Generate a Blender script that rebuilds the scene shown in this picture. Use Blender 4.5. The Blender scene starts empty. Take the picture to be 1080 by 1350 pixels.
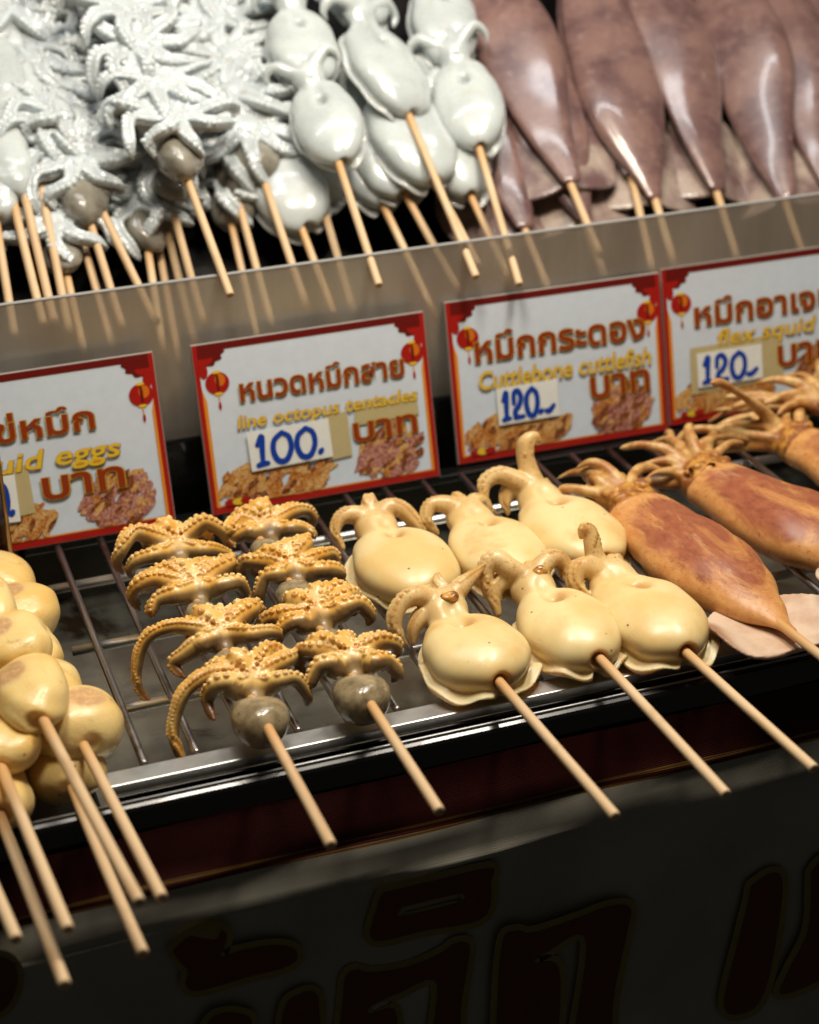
import bpy, math, random
import numpy as np
from mathutils import Matrix, Vector

# ------------------------------------------------------------------ camera, light, exposure
S = bpy.context.scene
COL = S.collection
CAM = np.array([-0.1114, -0.7395, 0.4852])
YAW, PITCH, ROLL, FPX = 0.3254, 0.452, -0.0317, 2406.7      # solved from the grill bars and the signs
def cam_axes():
    f = np.array([math.sin(YAW)*math.cos(PITCH), math.cos(YAW)*math.cos(PITCH), -math.sin(PITCH)])
    r = np.array([math.cos(YAW), -math.sin(YAW), 0.0]); u = np.cross(r, f)
    return r*math.cos(ROLL)+u*math.sin(ROLL), -r*math.sin(ROLL)+u*math.cos(ROLL), f
CR, CU, CF = cam_axes()
cd = bpy.data.cameras.new('camera'); cam = bpy.data.objects.new('camera', cd); COL.objects.link(cam)
cam.matrix_world = Matrix(((CR[0], CU[0], -CF[0], CAM[0]), (CR[1], CU[1], -CF[1], CAM[1]), (CR[2], CU[2], -CF[2], CAM[2]), (0, 0, 0, 1)))
cd.sensor_fit = 'VERTICAL'; cd.sensor_height = 36; cd.lens = 36*FPX/1350
cd.clip_start = 0.02; cd.clip_end = 50
cd.dof.use_dof = True; cd.dof.focus_distance = 0.955; cd.dof.aperture_fstop = 5.8; cd.dof.aperture_blades = 9
S.camera = cam
W = bpy.data.worlds.new('World'); S.world = W; W.use_nodes = True
W.node_tree.nodes['Background'].inputs['Color'].default_value = (1.0, 0.92, 0.78, 1)
W.node_tree.nodes['Background'].inputs['Strength'].default_value = 0.03
def area(name, loc, target, sx, sy, power, col):
    l = bpy.data.lights.new(name, 'AREA'); l.shape = 'RECTANGLE'; l.size = sx; l.size_y = sy; l.energy = power; l.color = col
    o = bpy.data.objects.new(name, l); COL.objects.link(o); o.location = loc
    o.rotation_euler = (Vector(target)-Vector(loc)).to_track_quat('-Z', 'Y').to_euler()
    return o
# strip lamps hanging under the stall's awning, above the grill and above the display tray
area('stall_lamp', (0.40, 0.05, 0.90), (0.30, 0.10, 0), 0.28, 0.09, 6.0, (1.0, 0.90, 0.75))
area('stall_lamp', (0.09, 0.06, 0.92), (0.06, 0.10, 0), 0.28, 0.09, 5.2, (1.0, 0.90, 0.75))
area('tray_lamp', (0.28, 0.36, 0.98), (0.28, 0.42, 0), 1.1, 0.03, 2.7, (0.93, 0.97, 1.0))
S.view_settings.view_transform = 'Standard'; S.view_settings.look = 'None'
S.view_settings.exposure = 0.0; S.view_settings.gamma = 1.0; S.view_settings.use_curve_mapping = False

# ------------------------------------------------------------------ pixel -> place
def ray(px):
    return CF+(px[0]-540)/FPX*CR-(px[1]-675)/FPX*CU
def onY(px, y):
    v = ray(px); return CAM+v*(y-CAM[1])/v[1]
def onZ(px, z):
    v = ray(px); return CAM+v*(z-CAM[2])/v[2]
def onS(px, y0, z0, s):
    v = ray(px); return CAM+v*((z0+s*(CAM[1]-y0)-CAM[2])/(v[2]-s*v[1]))

# ------------------------------------------------------------------ material helper
class Mat:
    def __init__(s, name):
        s.m = bpy.data.materials.new(name); s.m.use_nodes = True; s.t = s.m.node_tree; s.n = s.t.nodes; s.l = s.t.links
        s.b = s.n['Principled BSDF']; s._co = None
    def link(s, a, b):
        if isinstance(a, (int, float)): b.default_value = a
        elif isinstance(a, tuple): b.default_value = a if len(a) == 4 or b.type == 'VECTOR' else (*a, 1)
        else: s.l.new(a, b)
    def co(s, rnd=True):
        if s._co is None:
            tc = s.n.new('ShaderNodeTexCoord'); s._co = tc.outputs['Object']
            if rnd:
                oi = s.n.new('ShaderNodeObjectInfo'); ad = s.n.new('ShaderNodeVectorMath'); ad.operation = 'ADD'
                mu = s.n.new('ShaderNodeMath'); mu.operation = 'MULTIPLY'; mu.inputs[1].default_value = 7.3
                s.l.new(oi.outputs['Random'], mu.inputs[0]); s.l.new(s._co, ad.inputs[0]); s.l.new(mu.outputs[0], ad.inputs[1]); s._co = ad.outputs[0]
        return s._co
    def map(s, scale):
        mp = s.n.new('ShaderNodeMapping'); mp.inputs['Scale'].default_value = scale; s.l.new(s.co(), mp.inputs['Vector']); return mp.outputs[0]
    def noise(s, scale, detail=4, rough=.55, stretch=None, dist=0.0):
        nd = s.n.new('ShaderNodeTexNoise'); nd.inputs['Scale'].default_value = scale; nd.inputs['Detail'].default_value = detail
        nd.inputs['Roughness'].default_value = rough; nd.inputs['Distortion'].default_value = dist
        s.l.new(s.map(stretch) if stretch else s.co(), nd.inputs['Vector']); return nd.outputs['Fac']
    def voro(s, scale, stretch=None):
        nd = s.n.new('ShaderNodeTexVoronoi'); nd.inputs['Scale'].default_value = scale
        s.l.new(s.map(stretch) if stretch else s.co(), nd.inputs['Vector']); return nd.outputs['Distance']
    def wave(s, scale, direction='Z', dist=0.0):
        nd = s.n.new('ShaderNodeTexWave'); nd.bands_direction = direction; nd.inputs['Scale'].default_value = scale; nd.inputs['Distortion'].default_value = dist
        s.l.new(s.co(), nd.inputs['Vector']); return nd.outputs['Fac']
    def attr(s, name):
        nd = s.n.new('ShaderNodeAttribute'); nd.attribute_name = name; return nd.outputs['Fac']
    def ss(s, x, a, b):
        nd = s.n.new('ShaderNodeMapRange'); nd.interpolation_type = 'SMOOTHSTEP'; nd.inputs[1].default_value = a; nd.inputs[2].default_value = b
        s.l.new(x, nd.inputs[0]); return nd.outputs[0]
    def math(s, op, a, b=0.0):
        nd = s.n.new('ShaderNodeMath'); nd.operation = op; s.link(a, nd.inputs[0]); s.link(b, nd.inputs[1]); nd.use_clamp = op in ('ADD', 'MULTIPLY'); return nd.outputs[0]
    def mix(s, f, a, b):
        nd = s.n.new('ShaderNodeMix'); nd.data_type = 'RGBA'; s.link(f, nd.inputs[0]); s.link(a, nd.inputs[6]); s.link(b, nd.inputs[7]); return nd.outputs[2]
    def bump(s, h, strength, dist=.001):
        nd = s.n.new('ShaderNodeBump'); nd.inputs['Strength'].default_value = strength; nd.inputs['Distance'].default_value = dist; s.l.new(h, nd.inputs['Height']); s.l.new(nd.outputs[0], s.b.inputs['Normal']); return s
    def set(s, **k):
        names = dict(col='Base Color', rough='Roughness', metal='Metallic', sss='Subsurface Weight', srad='Subsurface Radius', sscale='Subsurface Scale', coat='Coat Weight', crough='Coat Roughness', spec='Specular IOR Level', trans='Transmission Weight', ior='IOR', alpha='Alpha')
        for a, v in k.items(): s.link(v, s.b.inputs[names[a]])
        return s

def steel(name, col, rough, stain=0.0):
    M = Mat(name); n = M.noise(60, 5, .6); c = M.mix(M.ss(n, .45, .75), col, tuple(x*(1-.35*stain) for x in col))
    if stain:
        g = M.ss(M.noise(18, 6, .65, dist=.6), .52, .68); c = M.mix(M.math('MULTIPLY', g, stain), c, (.09, .05, .02))
    M.set(col=c, metal=1.0, rough=M.math('ADD', M.math('MULTIPLY', n, .25), rough-.1)); M.bump(M.noise(400, 3, .6), .06, .0005)
    return M.m
STEEL = steel('brushed_steel', (.62, .62, .60), .40, .25)
ROD = steel('rod_steel', (.88, .89, .90), .38, .05)
BARS = steel('bar_steel', (.50, .47, .46), .30, .7)
TRAYM = steel('drip_tray_steel', (.42, .41, .34), .36, .95)
DARKST = steel('dark_steel', (.05, .05, .05), .35, .2)
M = Mat('black_enamel'); M.set(col=(.006, .006, .006), rough=M.math('ADD', M.math('MULTIPLY', M.noise(90, 4), .2), .16), coat=.3); BLACK = M.m
M = Mat('bamboo')
g = M.noise(260, 4, .6, stretch=(1, .06, 1)); c = M.mix(g, (.62, .43, .24), (.82, .62, .39)); c = M.mix(M.ss(M.noise(160, 3, .5, stretch=(1, .1, 1)), .55, .75), c, (.52, .33, .16))
oi = M.n.new('ShaderNodeObjectInfo'); c = M.mix(M.math('MULTIPLY', oi.outputs['Random'], .45), c, (.56, .36, .19)); c = M.mix(M.math('MULTIPLY', M.ss(M.noise(45, 4), .58, .75), .5), c, (.42, .24, .10)); c = M.mix(M.attr('soak'), c, (.62, .30, .075)); c = M.mix(M.attr('cut'), c, (.30, .19, .10)); M.set(col=c, rough=M.math('SUBTRACT', .55, M.math('MULTIPLY', M.attr('soak'), .25)), sss=.12, srad=(1., .6, .3), sscale=.001); M.bump(g, .35, .0004); BAMBOO = M.m

def food(name, col, rough=.28, sss=.6, srad=(1., .62, .34), sscale=.004, coat=.25, bump=None):
    return None
# grilled cuttlefish: creamy skin with tan patches and small char specks
M = Mat('grilled_cuttlefish_skin')
a = M.noise(26, 4, .55); b = M.noise(75, 5, .6); f = M.noise(600, 4, .6)
c = M.mix(M.ss(a, .38, .68), (.81, .655, .335), (.76, .535, .215)); c = M.mix(M.math('MULTIPLY', M.ss(M.noise(20, 5, .6, dist=.4), .54, .72), .6), c, (.66, .35, .09)); c = M.mix(M.math('MULTIPLY', M.ss(b, .56, .8), .5), c, (.84, .68, .40))
c = M.mix(M.attr('tan'), c, (.60, .29, .075)); c = M.mix(M.attr('fin'), c, M.mix(M.ss(b, .45, .7), (.76, .60, .36), (.62, .36, .12)))
c = M.mix(M.math('MULTIPLY', M.attr('arm'), M.math('MULTIPLY', M.ss(b, .36, .7), .75)), c, (.52, .29, .085))
c = M.mix(M.math('MULTIPLY', M.attr('arm'), M.math('MULTIPLY', M.ss(f, .54, .72), .7)), c, (.24, .11, .03)); c = M.mix(M.attr('suckk'), c, (.52, .30, .09))
c = M.mix(M.ss(M.voro(95), .09, .035), c, (.22, .10, .03))
M.set(col=c, rough=M.math('ADD', M.math('MULTIPLY', b, .24), .25), sss=.55, srad=(1., .62, .25), sscale=.006, coat=.10, crough=.15); M.bump(M.math('ADD', M.math('ADD', M.noise(45, 5, .6, dist=.6), M.math('MULTIPLY', M.noise(120, 4), .8)), M.math('MULTIPLY', f, .5)), .42, .0014); KGRILL = M.m
M = Mat('grilled_beak'); c = M.mix(M.ss(M.noise(220, 4), .4, .62), (.62, .30, .05), (.20, .07, .02)); M.set(col=c, rough=.3, sss=.2, sscale=.002, coat=.3); BEAK = M.m
# grilled octopus
M = Mat('grilled_octopus_skin')
a = M.noise(60, 5, .6); b = M.noise(240, 4, .6)
outer = M.mix(M.ss(a, .35, .68), (.30, .19, .07), (.12, .065, .022)); outer = M.mix(M.math('MULTIPLY', M.ss(b, .5, .75), .6), outer, (.30, .19, .085))
oral = M.mix(M.ss(a, .38, .62), (.80, .52, .16), (.70, .36, .05)); oral = M.mix(M.math('MULTIPLY', M.ss(b, .55, .8), .6), oral, (.74, .54, .26))
c = M.mix(M.attr('oral'), outer, oral); c = M.mix(M.math('MULTIPLY', M.attr('rim'), .9), c, M.mix(M.ss(a, .4, .6), (.88, .68, .36), (.80, .52, .16))); c = M.mix(M.attr('suck'), c, (.56, .20, .015))
c = M.mix(M.math('MULTIPLY', M.attr('tip'), .85), c, (.16, .055, .012))
M.set(col=c, rough=M.math('ADD', M.math('MULTIPLY', b, .34), .24), sss=.3, srad=(1., .6, .25), sscale=.0025, coat=.22, crough=.12); M.bump(M.math('ADD', b, M.noise(900, 3)), .22, .0008); OGRILL = M.m
M = Mat('grilled_octopus_mantle')
a = M.noise(110, 5, .6); c = M.mix(M.ss(a, .32, .7), (.40, .32, .19), (.17, .12, .06)); c = M.mix(M.ss(M.voro(260), .16, .05), c, (.10, .06, .03))
M.set(col=c, rough=.2, sss=.4, srad=(1., .8, .5), sscale=.004, coat=.5, crough=.08); M.bump(a, .25, .001); OMANT = M.m
# grilled squid eggs
M = Mat('grilled_egg_skin')
a = M.noise(32, 4, .55); b = M.noise(120, 5, .65)
c = M.mix(M.ss(a, .35, .68), (.84, .63, .27), (.78, .51, .155)); pk = M.math('MULTIPLY', M.ss(M.math('ADD', M.attr('patch'), M.math('MULTIPLY', b, .7)), .6, 1.35), M.ss(M.noise(300, 4, .65), .3, .6))
c = M.mix(M.math('MULTIPLY', M.attr('patch'), .7), c, (.66, .38, .20)); c = M.mix(M.math('MULTIPLY', pk, .8), c, (.34, .145, .075)); c = M.mix(M.math('MULTIPLY', M.ss(M.noise(70, 5, .65, dist=.8), .6, .7), .5), c, (.50, .24, .06)); c = M.mix(M.ss(M.voro(85), .08, .03), c, (.3, .13, .04))
M.set(col=c, rough=M.math('ADD', M.math('MULTIPLY', b, .22), .22), sss=.35, srad=(1., .6, .25), sscale=.006, coat=.1, crough=.15); M.bump(M.math('ADD', M.noise(150, 4), M.math('MULTIPLY', M.noise(600, 3), .4)), .3, .001); EGRILL = M.m
# grilled squid
M = Mat('grilled_squid_skin')
a = M.noise(34, 8, .68, stretch=(1, .38, 1), dist=.9); b = M.noise(230, 5, .65, stretch=(1, .5, 1))
pat = M.math('MULTIPLY', M.ss(M.math('ADD', M.math('MULTIPLY', a, 1.25), M.math('MULTIPLY', M.attr('top'), .30)), .69, .95), .95)
base = M.mix(M.ss(b, .3, .7), (.66, .34, .115), (.55, .23, .065)); dark = M.mix(M.ss(b, .3, .7), (.24, .055, .028), (.36, .11, .045))
c = M.mix(pat, base, dark); c = M.mix(M.math('MULTIPLY', M.ss(M.noise(420, 4, .7), .56, .68), .55), c, (.14, .055, .03)); c = M.mix(M.math('MULTIPLY', M.ss(M.noise(60, 5, .7, stretch=(1, .25, 1)), .6, .72), .4), c, (.66, .42, .24)); c = M.mix(M.attr('fin'), c, M.mix(M.attr('edge'), M.mix(M.ss(M.noise(45, 4), .35, .7), (.66, .50, .37), (.50, .31, .20)), (.24, .10, .045))); c = M.mix(M.attr('head'), c, M.mix(M.ss(M.noise(130, 5, .65), .38, .6), (.60, .29, .05), (.26, .085, .02)))
c = M.mix(M.math('MULTIPLY', M.attr('tent'), .9), c, M.mix(M.ss(M.noise(90, 5, .65), .36, .62), (.68, .46, .18), (.40, .16, .035)))
M.set(col=c, rough=M.math('ADD', M.math('MULTIPLY', b, .3), .29), sss=.2, srad=(1., .5, .25), sscale=.003, coat=.0, crough=.2); M.bump(M.math('ADD', M.math('MULTIPLY', b, .6), M.math('ADD', M.noise(80, 4), M.noise(55, 5, .6, stretch=(1, .2, 1)))), .5, .0016); SGRILL = M.m
# raw animals
def rawmat(name, c1, c2, c3, rough, sscale=.006, sss=.55, wr=0.0):
    M = Mat(name); a = M.noise(30, 4, .55); b = M.noise(170, 5, .6)
    c = M.mix(M.ss(a, .35, .68), c1, c2); c = M.mix(M.math('MULTIPLY', M.ss(b, .5, .8), .6), c, c3); c = M.mix(M.attr('edge'), c, c3)
    M.set(col=c, rough=M.math('ADD', M.math('MULTIPLY', b, .2), rough), sss=sss, srad=(.9, .9, .8), sscale=sscale, coat=.5, crough=.1); M.bump(M.math('ADD', M.math('ADD', a, M.noise(420, 3)), M.math('ADD', M.noise(110, 4, .6), M.math('MULTIPLY', M.noise(38, 5, .6, stretch=(1, .22, 1), dist=.5), wr)) if wr else M.noise(110, 4, .6)), .34 if not wr else .6, .0013 if not wr else .004); return M.m
RWHITE = rawmat('raw_white_flesh', (.58, .625, .62), (.49, .535, .535), (.48, .45, .38), .18, .009, .8)
ROCTO = rawmat('raw_octopus_flesh', (.59, .645, .665), (.49, .535, .55), (.36, .30, .24), .2, .006, .7)
RMANT = rawmat('raw_octopus_mantle', (.40, .38, .33), (.22, .20, .155), (.13, .11, .08), .12)
RSQUID = rawmat('raw_squid_skin', (.235, .135, .115), (.125, .066, .066), (.35, .235, .20), .2, .003, .25, 1.0)
RFIN = rawmat('raw_squid_fin', (.44, .35, .29), (.16, .09, .09), (.23, .14, .13), .14, .003, .3)
def flat(name, col, rough=.5, spec=.3, var=.08):
    M = Mat(name); n = M.noise(160, 4); M.set(col=M.mix(n, tuple(x*(1-var) for x in col), tuple(min(1, x*(1+var)) for x in col)), rough=rough, spec=spec); return M.m
PWHITE = flat('print_white', (.62, .70, .80), .35); PRED = flat('print_red', (.36, .012, .008), .38); PDRED = flat('print_dark_red', (.14, .008, .006), .38)
PORANGE = flat('print_orange', (.72, .26, .02), .4); PYEL = flat('print_yellow', (.74, .50, .03), .4); PTEXT = flat('print_text_red', (.27, .035, .008), .4)
def speck(name, a, b, c_):
    M = Mat(name); c = M.mix(M.ss(M.noise(520, 4, .6), .4, .6), a, b); c = M.mix(M.ss(M.noise(900, 3, .6), .56, .66), c, c_); M.set(col=c, rough=.4, spec=.3); return M.m
SPK = [speck('print_food_a', (.56, .22, .03), (.34, .10, .02), (.70, .52, .30)), speck('print_food_b', (.52, .24, .18), (.26, .07, .05), (.68, .48, .42)), speck('print_food_c', (.64, .40, .14), (.50, .20, .03), (.72, .60, .42)), speck('print_food_d', (.24, .075, .025), (.12, .03, .012), (.5, .2, .06))]
PBROWN = flat('print_brown', (.20, .06, .02), .4)
PPINK = flat('print_pink', (.50, .20, .15), .4); PSHADE = flat('print_outline', (.12, .045, .01), .4); PBEIGE = flat('aged_tape', (.50, .42, .22), .3)
PCREAM = flat('print_cream', (.66, .52, .36), .4); CARD = flat('price_card', (.78, .80, .78), .45); BLUE = flat('blue_marker', (.006, .05, .36), .4); CORE = flat('board_edge', (.34, .30, .27), .6)

# ------------------------------------------------------------------ object helpers
def link(o, parent=None):
    COL.objects.link(o)
    if parent is not None: o.parent = parent
    return o
def obj(name, me, mat=None, parent=None, loc=None):
    o = bpy.data.objects.new(name, me)
    if mat is not None and not me.materials: me.materials.append(mat)
    if loc is not None: o.location = loc
    return link(o, parent)
def thing(name, label, cat, group=None, mw=None):
    o = bpy.data.objects.new(name, None); o.empty_display_size = .01; COL.objects.link(o); tag(o, label, cat, group)
    if mw is not None: o.matrix_world = mw
    return o
def tag(o, label, cat, group=None):
    o['label'] = label; o['category'] = cat
    if group: o['group'] = group
    return o
def pymesh(name, v, f, smooth=False):
    me = bpy.data.meshes.new(name); me.from_pydata([tuple(map(float, p)) for p in v], [], [tuple(map(int, q)) for q in f])
    if smooth: me.polygons.foreach_set('use_smooth', [True]*len(me.polygons))
    me.update(); return me
def box(name, lo, hi, mat, parent=None, bev=.0006):
    import bmesh
    bm = bmesh.new(); bmesh.ops.create_cube(bm, size=1)
    c = [(lo[i]+hi[i])/2 for i in range(3)]; d = [hi[i]-lo[i] for i in range(3)]
    for v in bm.verts: v.co = Vector([v.co[i]*d[i]+c[i] for i in range(3)])
    if bev: bmesh.ops.bevel(bm, geom=list(bm.edges), offset=bev, segments=2, affect='EDGES', profile=.5)
    me = bpy.data.meshes.new(name); bm.to_mesh(me); bm.free(); return obj(name, me, mat, parent)
def tube(pts, rads, n=12, caps=True):
    pts = np.asarray(pts, float); V = []; Fc = []
    for i, p in enumerate(pts):
        t = pts[min(i+1, len(pts)-1)]-pts[max(i-1, 0)]; t /= np.linalg.norm(t)
        a = np.cross(t, (0, 0, 1.) if abs(t[2]) < .9 else (1., 0, 0)); a /= np.linalg.norm(a); b = np.cross(t, a)
        for k in range(n):
            q = 2*math.pi*k/n; V.append(p+rads[i]*(a*math.cos(q)+b*math.sin(q)))
    for i in range(len(pts)-1):
        for k in range(n): Fc.append((i*n+k, i*n+(k+1) % n, (i+1)*n+(k+1) % n, (i+1)*n+k))
    if caps: Fc.append(tuple(range(n-1, -1, -1))); Fc.append(tuple(range((len(pts)-1)*n, len(pts)*n)))
    return V, Fc
def setattr_(me, name, val):
    me.attributes.new(name, 'FLOAT', 'POINT').data.foreach_set('value', np.asarray(val, np.float32))
def stick_mesh(y0, y1, r=.0026, soak0=None, soak1=None, seed=0):
    # bamboo stick along local Y from y0 (hand end) to y1; soaked with juice where it leaves the food
    rnd = random.Random(seed); ys = [y0, y0+.0004, y0+.0012]+list(np.linspace(y0+.004, y1, 14)); bx, bz = rnd.uniform(-.0012, .0012), rnd.uniform(-.0008, .0008)
    L = y1-y0; pts = [(bx*math.sin(math.pi*(y-y0)/L), y, bz*math.sin(math.pi*(y-y0)/L)) for y in ys]; rr = [r*.72, r*.93, r]+[r]*14
    V, Fc = tube(pts, rr, 12); me = pymesh('stick', V, Fc, True)
    a = np.array([v[1] for v in V]); s0 = soak0 if soak0 is not None else y1
    setattr_(me, 'soak', np.clip(1-(s0-a)/.03, 0, 1)*.75); setattr_(me, 'cut', (np.arange(len(V)) < 12)*.8)
    me.materials.append(BAMBOO); return me

# ------------------------------------------------------------------ implicit surfaces (soft shapes are grown on a grid)
class Field:
    def __init__(s, lo, hi, h):
        s.h = h; s.lo = np.asarray(lo, float); s.n = np.ceil((np.asarray(hi)-s.lo)/h).astype(int)+1
        s.ax = [s.lo[i]+h*np.arange(s.n[i]) for i in range(3)]; s.D = np.full(s.n, 1.0)
    def box(s, lo, hi):
        a = np.clip(np.floor((np.asarray(lo)-s.lo)/s.h).astype(int), 0, s.n-1); b = np.clip(np.ceil((np.asarray(hi)-s.lo)/s.h).astype(int)+1, 1, s.n)
        sl = tuple(slice(a[i], b[i]) for i in range(3)); g = np.ix_(s.ax[0][sl[0]], s.ax[1][sl[1]], s.ax[2][sl[2]]); return sl, g
    def put(s, sl, d, k):
        a = s.D[sl]
        if k <= 0: s.D[sl] = np.minimum(a, d); return
        h = np.clip(.5+.5*(d-a)/k, 0, 1); s.D[sl] = d*(1-h)+a*h-k*h*(1-h)
    def chain(s, P, R, k=.002):
        P = np.asarray(P, float); R = np.asarray(R, float); pad = R.max()+k+2*s.h
        sl, (x, y, z) = s.box(P.min(0)-pad, P.max(0)+pad); d = None
        for i in range(len(P)-1):
            a, b = P[i], P[i+1]; v = b-a; L = max(v@v, 1e-12)
            t = np.clip(((x-a[0])*v[0]+(y-a[1])*v[1]+(z-a[2])*v[2])/L, 0, 1)
            e = np.sqrt((x-a[0]-t*v[0])**2+(y-a[1]-t*v[1])**2+(z-a[2]-t*v[2])**2)-(R[i]+(R[i+1]-R[i])*t)
            d = e if d is None else np.minimum(d, e)
        s.put(sl, d, k)
    def ell(s, c, r, k=.002, rz=0.0, rx=0.0, carve=False, p=2.0):
        c = np.asarray(c, float); m = max(r)+k+2*s.h; sl, (x, y, z) = s.box(c-m, c+m); x, y, z = np.broadcast_arrays(x-c[0], y-c[1], z-c[2])
        if rx: y, z = y*math.cos(rx)+z*math.sin(rx), -y*math.sin(rx)+z*math.cos(rx)
        if rz: x, y = x*math.cos(rz)+y*math.sin(rz), -x*math.sin(rz)+y*math.cos(rz)
        if p == 2.0:
            k0 = np.sqrt((x/r[0])**2+(y/r[1])**2+(z/r[2])**2); k1 = np.sqrt((x/r[0]**2)**2+(y/r[1]**2)**2+(z/r[2]**2)**2)+1e-9; d = k0*(k0-1)/k1
        else:
            k0 = ((np.abs(x)/r[0])**p+(np.abs(y)/r[1])**p+(np.abs(z)/r[2])**p)**(1/p); d = (k0-1)*min(r)
        if carve:
            a = s.D[sl]; d = -d; h = np.clip(.5-.5*(d-a)/k, 0, 1); s.D[sl] = d*(1-h)+a*h+k*h*(1-h)
        else: s.put(sl, d, k)
    def func(s, lo, hi, fn, k):
        sl, (x, y, z) = s.box(lo, hi); s.put(sl, fn(*np.broadcast_arrays(x, y, z)), k)
    def wobble(s, amp, freq, seed=0):
        x, y, z = np.ix_(*s.ax); r = np.random.RandomState(seed)
        for _ in range(4):
            q = r.normal(size=3)*freq; s.D = s.D+amp*.5*np.sin(x*q[0]+y*q[1]+z*q[2]+r.uniform(0, 6.3))
    def net(s, smooth=1):
        D = s.D; D[0] = D[-1] = 1; D[:, 0] = D[:, -1] = 1; D[:, :, 0] = D[:, :, -1] = 1
        I = D < 0; nx, ny, nz = D.shape
        cnt = sum(I[a:nx-1+a, b:ny-1+b, c:nz-1+c].astype(np.int8) for a in (0, 1) for b in (0, 1) for c in (0, 1))
        act = (cnt > 0) & (cnt < 8); idx = np.full(act.shape, -1, np.int64); ii = np.argwhere(act); idx[act] = np.arange(len(ii))
        acc = np.zeros((len(ii), 3)); num = np.zeros(len(ii)); i, j, k = ii.T
        for a in range(3):
            for b in (0, 1):
                for c in (0, 1):
                    o0 = [0, 0, 0]; ot = [x for x in range(3) if x != a]; o0[ot[0]] = b; o0[ot[1]] = c; o1 = list(o0); o1[a] = 1
                    d0 = D[i+o0[0], j+o0[1], k+o0[2]]; d1 = D[i+o1[0], j+o1[1], k+o1[2]]; m = (d0 < 0) != (d1 < 0)
                    t = np.where(m, d0/np.where(m, d0-d1, 1), 0); q = np.tile(np.array(o0, float), (len(ii), 1)); q[:, a] = t; acc[m] += q[m]; num[m] += 1
        V = (ii+acc/num[:, None])*s.h+s.lo; Q = []
        for a in range(3):
            ot = [x for x in range(3) if x != a]; sl0 = [slice(1, -1)]*3; sl1 = [slice(1, -1)]*3; sl0[a] = slice(0, -1); sl1[a] = slice(1, None)
            A = I[tuple(sl0)]; B = I[tuple(sl1)]; e = np.argwhere(A != B); inside = A[tuple(e.T)]
            base = e.copy(); base[:, ot[0]] += 1; base[:, ot[1]] += 1
            def cell(db, dc):
                q = base.copy(); q[:, ot[0]] += db; q[:, ot[1]] += dc; return idx[tuple(q.T)]
            q = np.stack([cell(-1, -1), cell(0, -1), cell(0, 0), cell(-1, 0)], 1); fl = inside if a != 1 else ~inside
            q[~fl] = q[~fl][:, ::-1]; Q.append(q)
        Q = np.concatenate(Q); Q = Q[(Q >= 0).all(1)]
        for _ in range(smooth):
            e = np.concatenate([Q[:, [0, 1]], Q[:, [1, 2]], Q[:, [2, 3]], Q[:, [3, 0]]]); sm = np.zeros_like(V); n = np.zeros(len(V))
            for c in range(3): sm[:, c] = np.bincount(e[:, 0], V[e[:, 1], c], len(V))+np.bincount(e[:, 1], V[e[:, 0], c], len(V))
            n = np.bincount(e[:, 0], minlength=len(V))+np.bincount(e[:, 1], minlength=len(V)); V = V*.5+.5*sm/np.maximum(n, 1)[:, None]
        return V, Q
def npmesh(name, V, Q, mat, attrs=None):
    me = bpy.data.meshes.new(name); me.vertices.add(len(V)); me.vertices.foreach_set('co', V.astype(np.float32).ravel())
    me.loops.add(len(Q)*4); me.loops.foreach_set('vertex_index', Q.astype(np.int32).ravel()); me.polygons.add(len(Q))
    me.polygons.foreach_set('loop_start', np.arange(len(Q), dtype=np.int32)*4); me.polygons.foreach_set('use_smooth', np.ones(len(Q), bool))
    me.update(calc_edges=True); me.validate()
    for a, v in (attrs or {}).items(): setattr_(me, a, v)
    me.materials.append(mat); return me
def spline(P, n):
    P = np.asarray(P, float); m = len(P)-1; Q = np.vstack([2*P[0]-P[1], P, 2*P[-1]-P[-2]]); out = []
    for u in np.linspace(0, m, n):
        i = min(int(u), m-1); t = u-i; a, b, c, d = Q[i:i+4]
        out.append(.5*(2*b+(c-a)*t+(2*a-5*b+4*c-d)*t*t+(3*b-a-3*c+d)*t**3))
    return np.array(out)
mm = .001
def sstep(x, a, b):
    t = np.clip((x-a)/(b-a), 0, 1); return t*t*(3-2*t)

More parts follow.
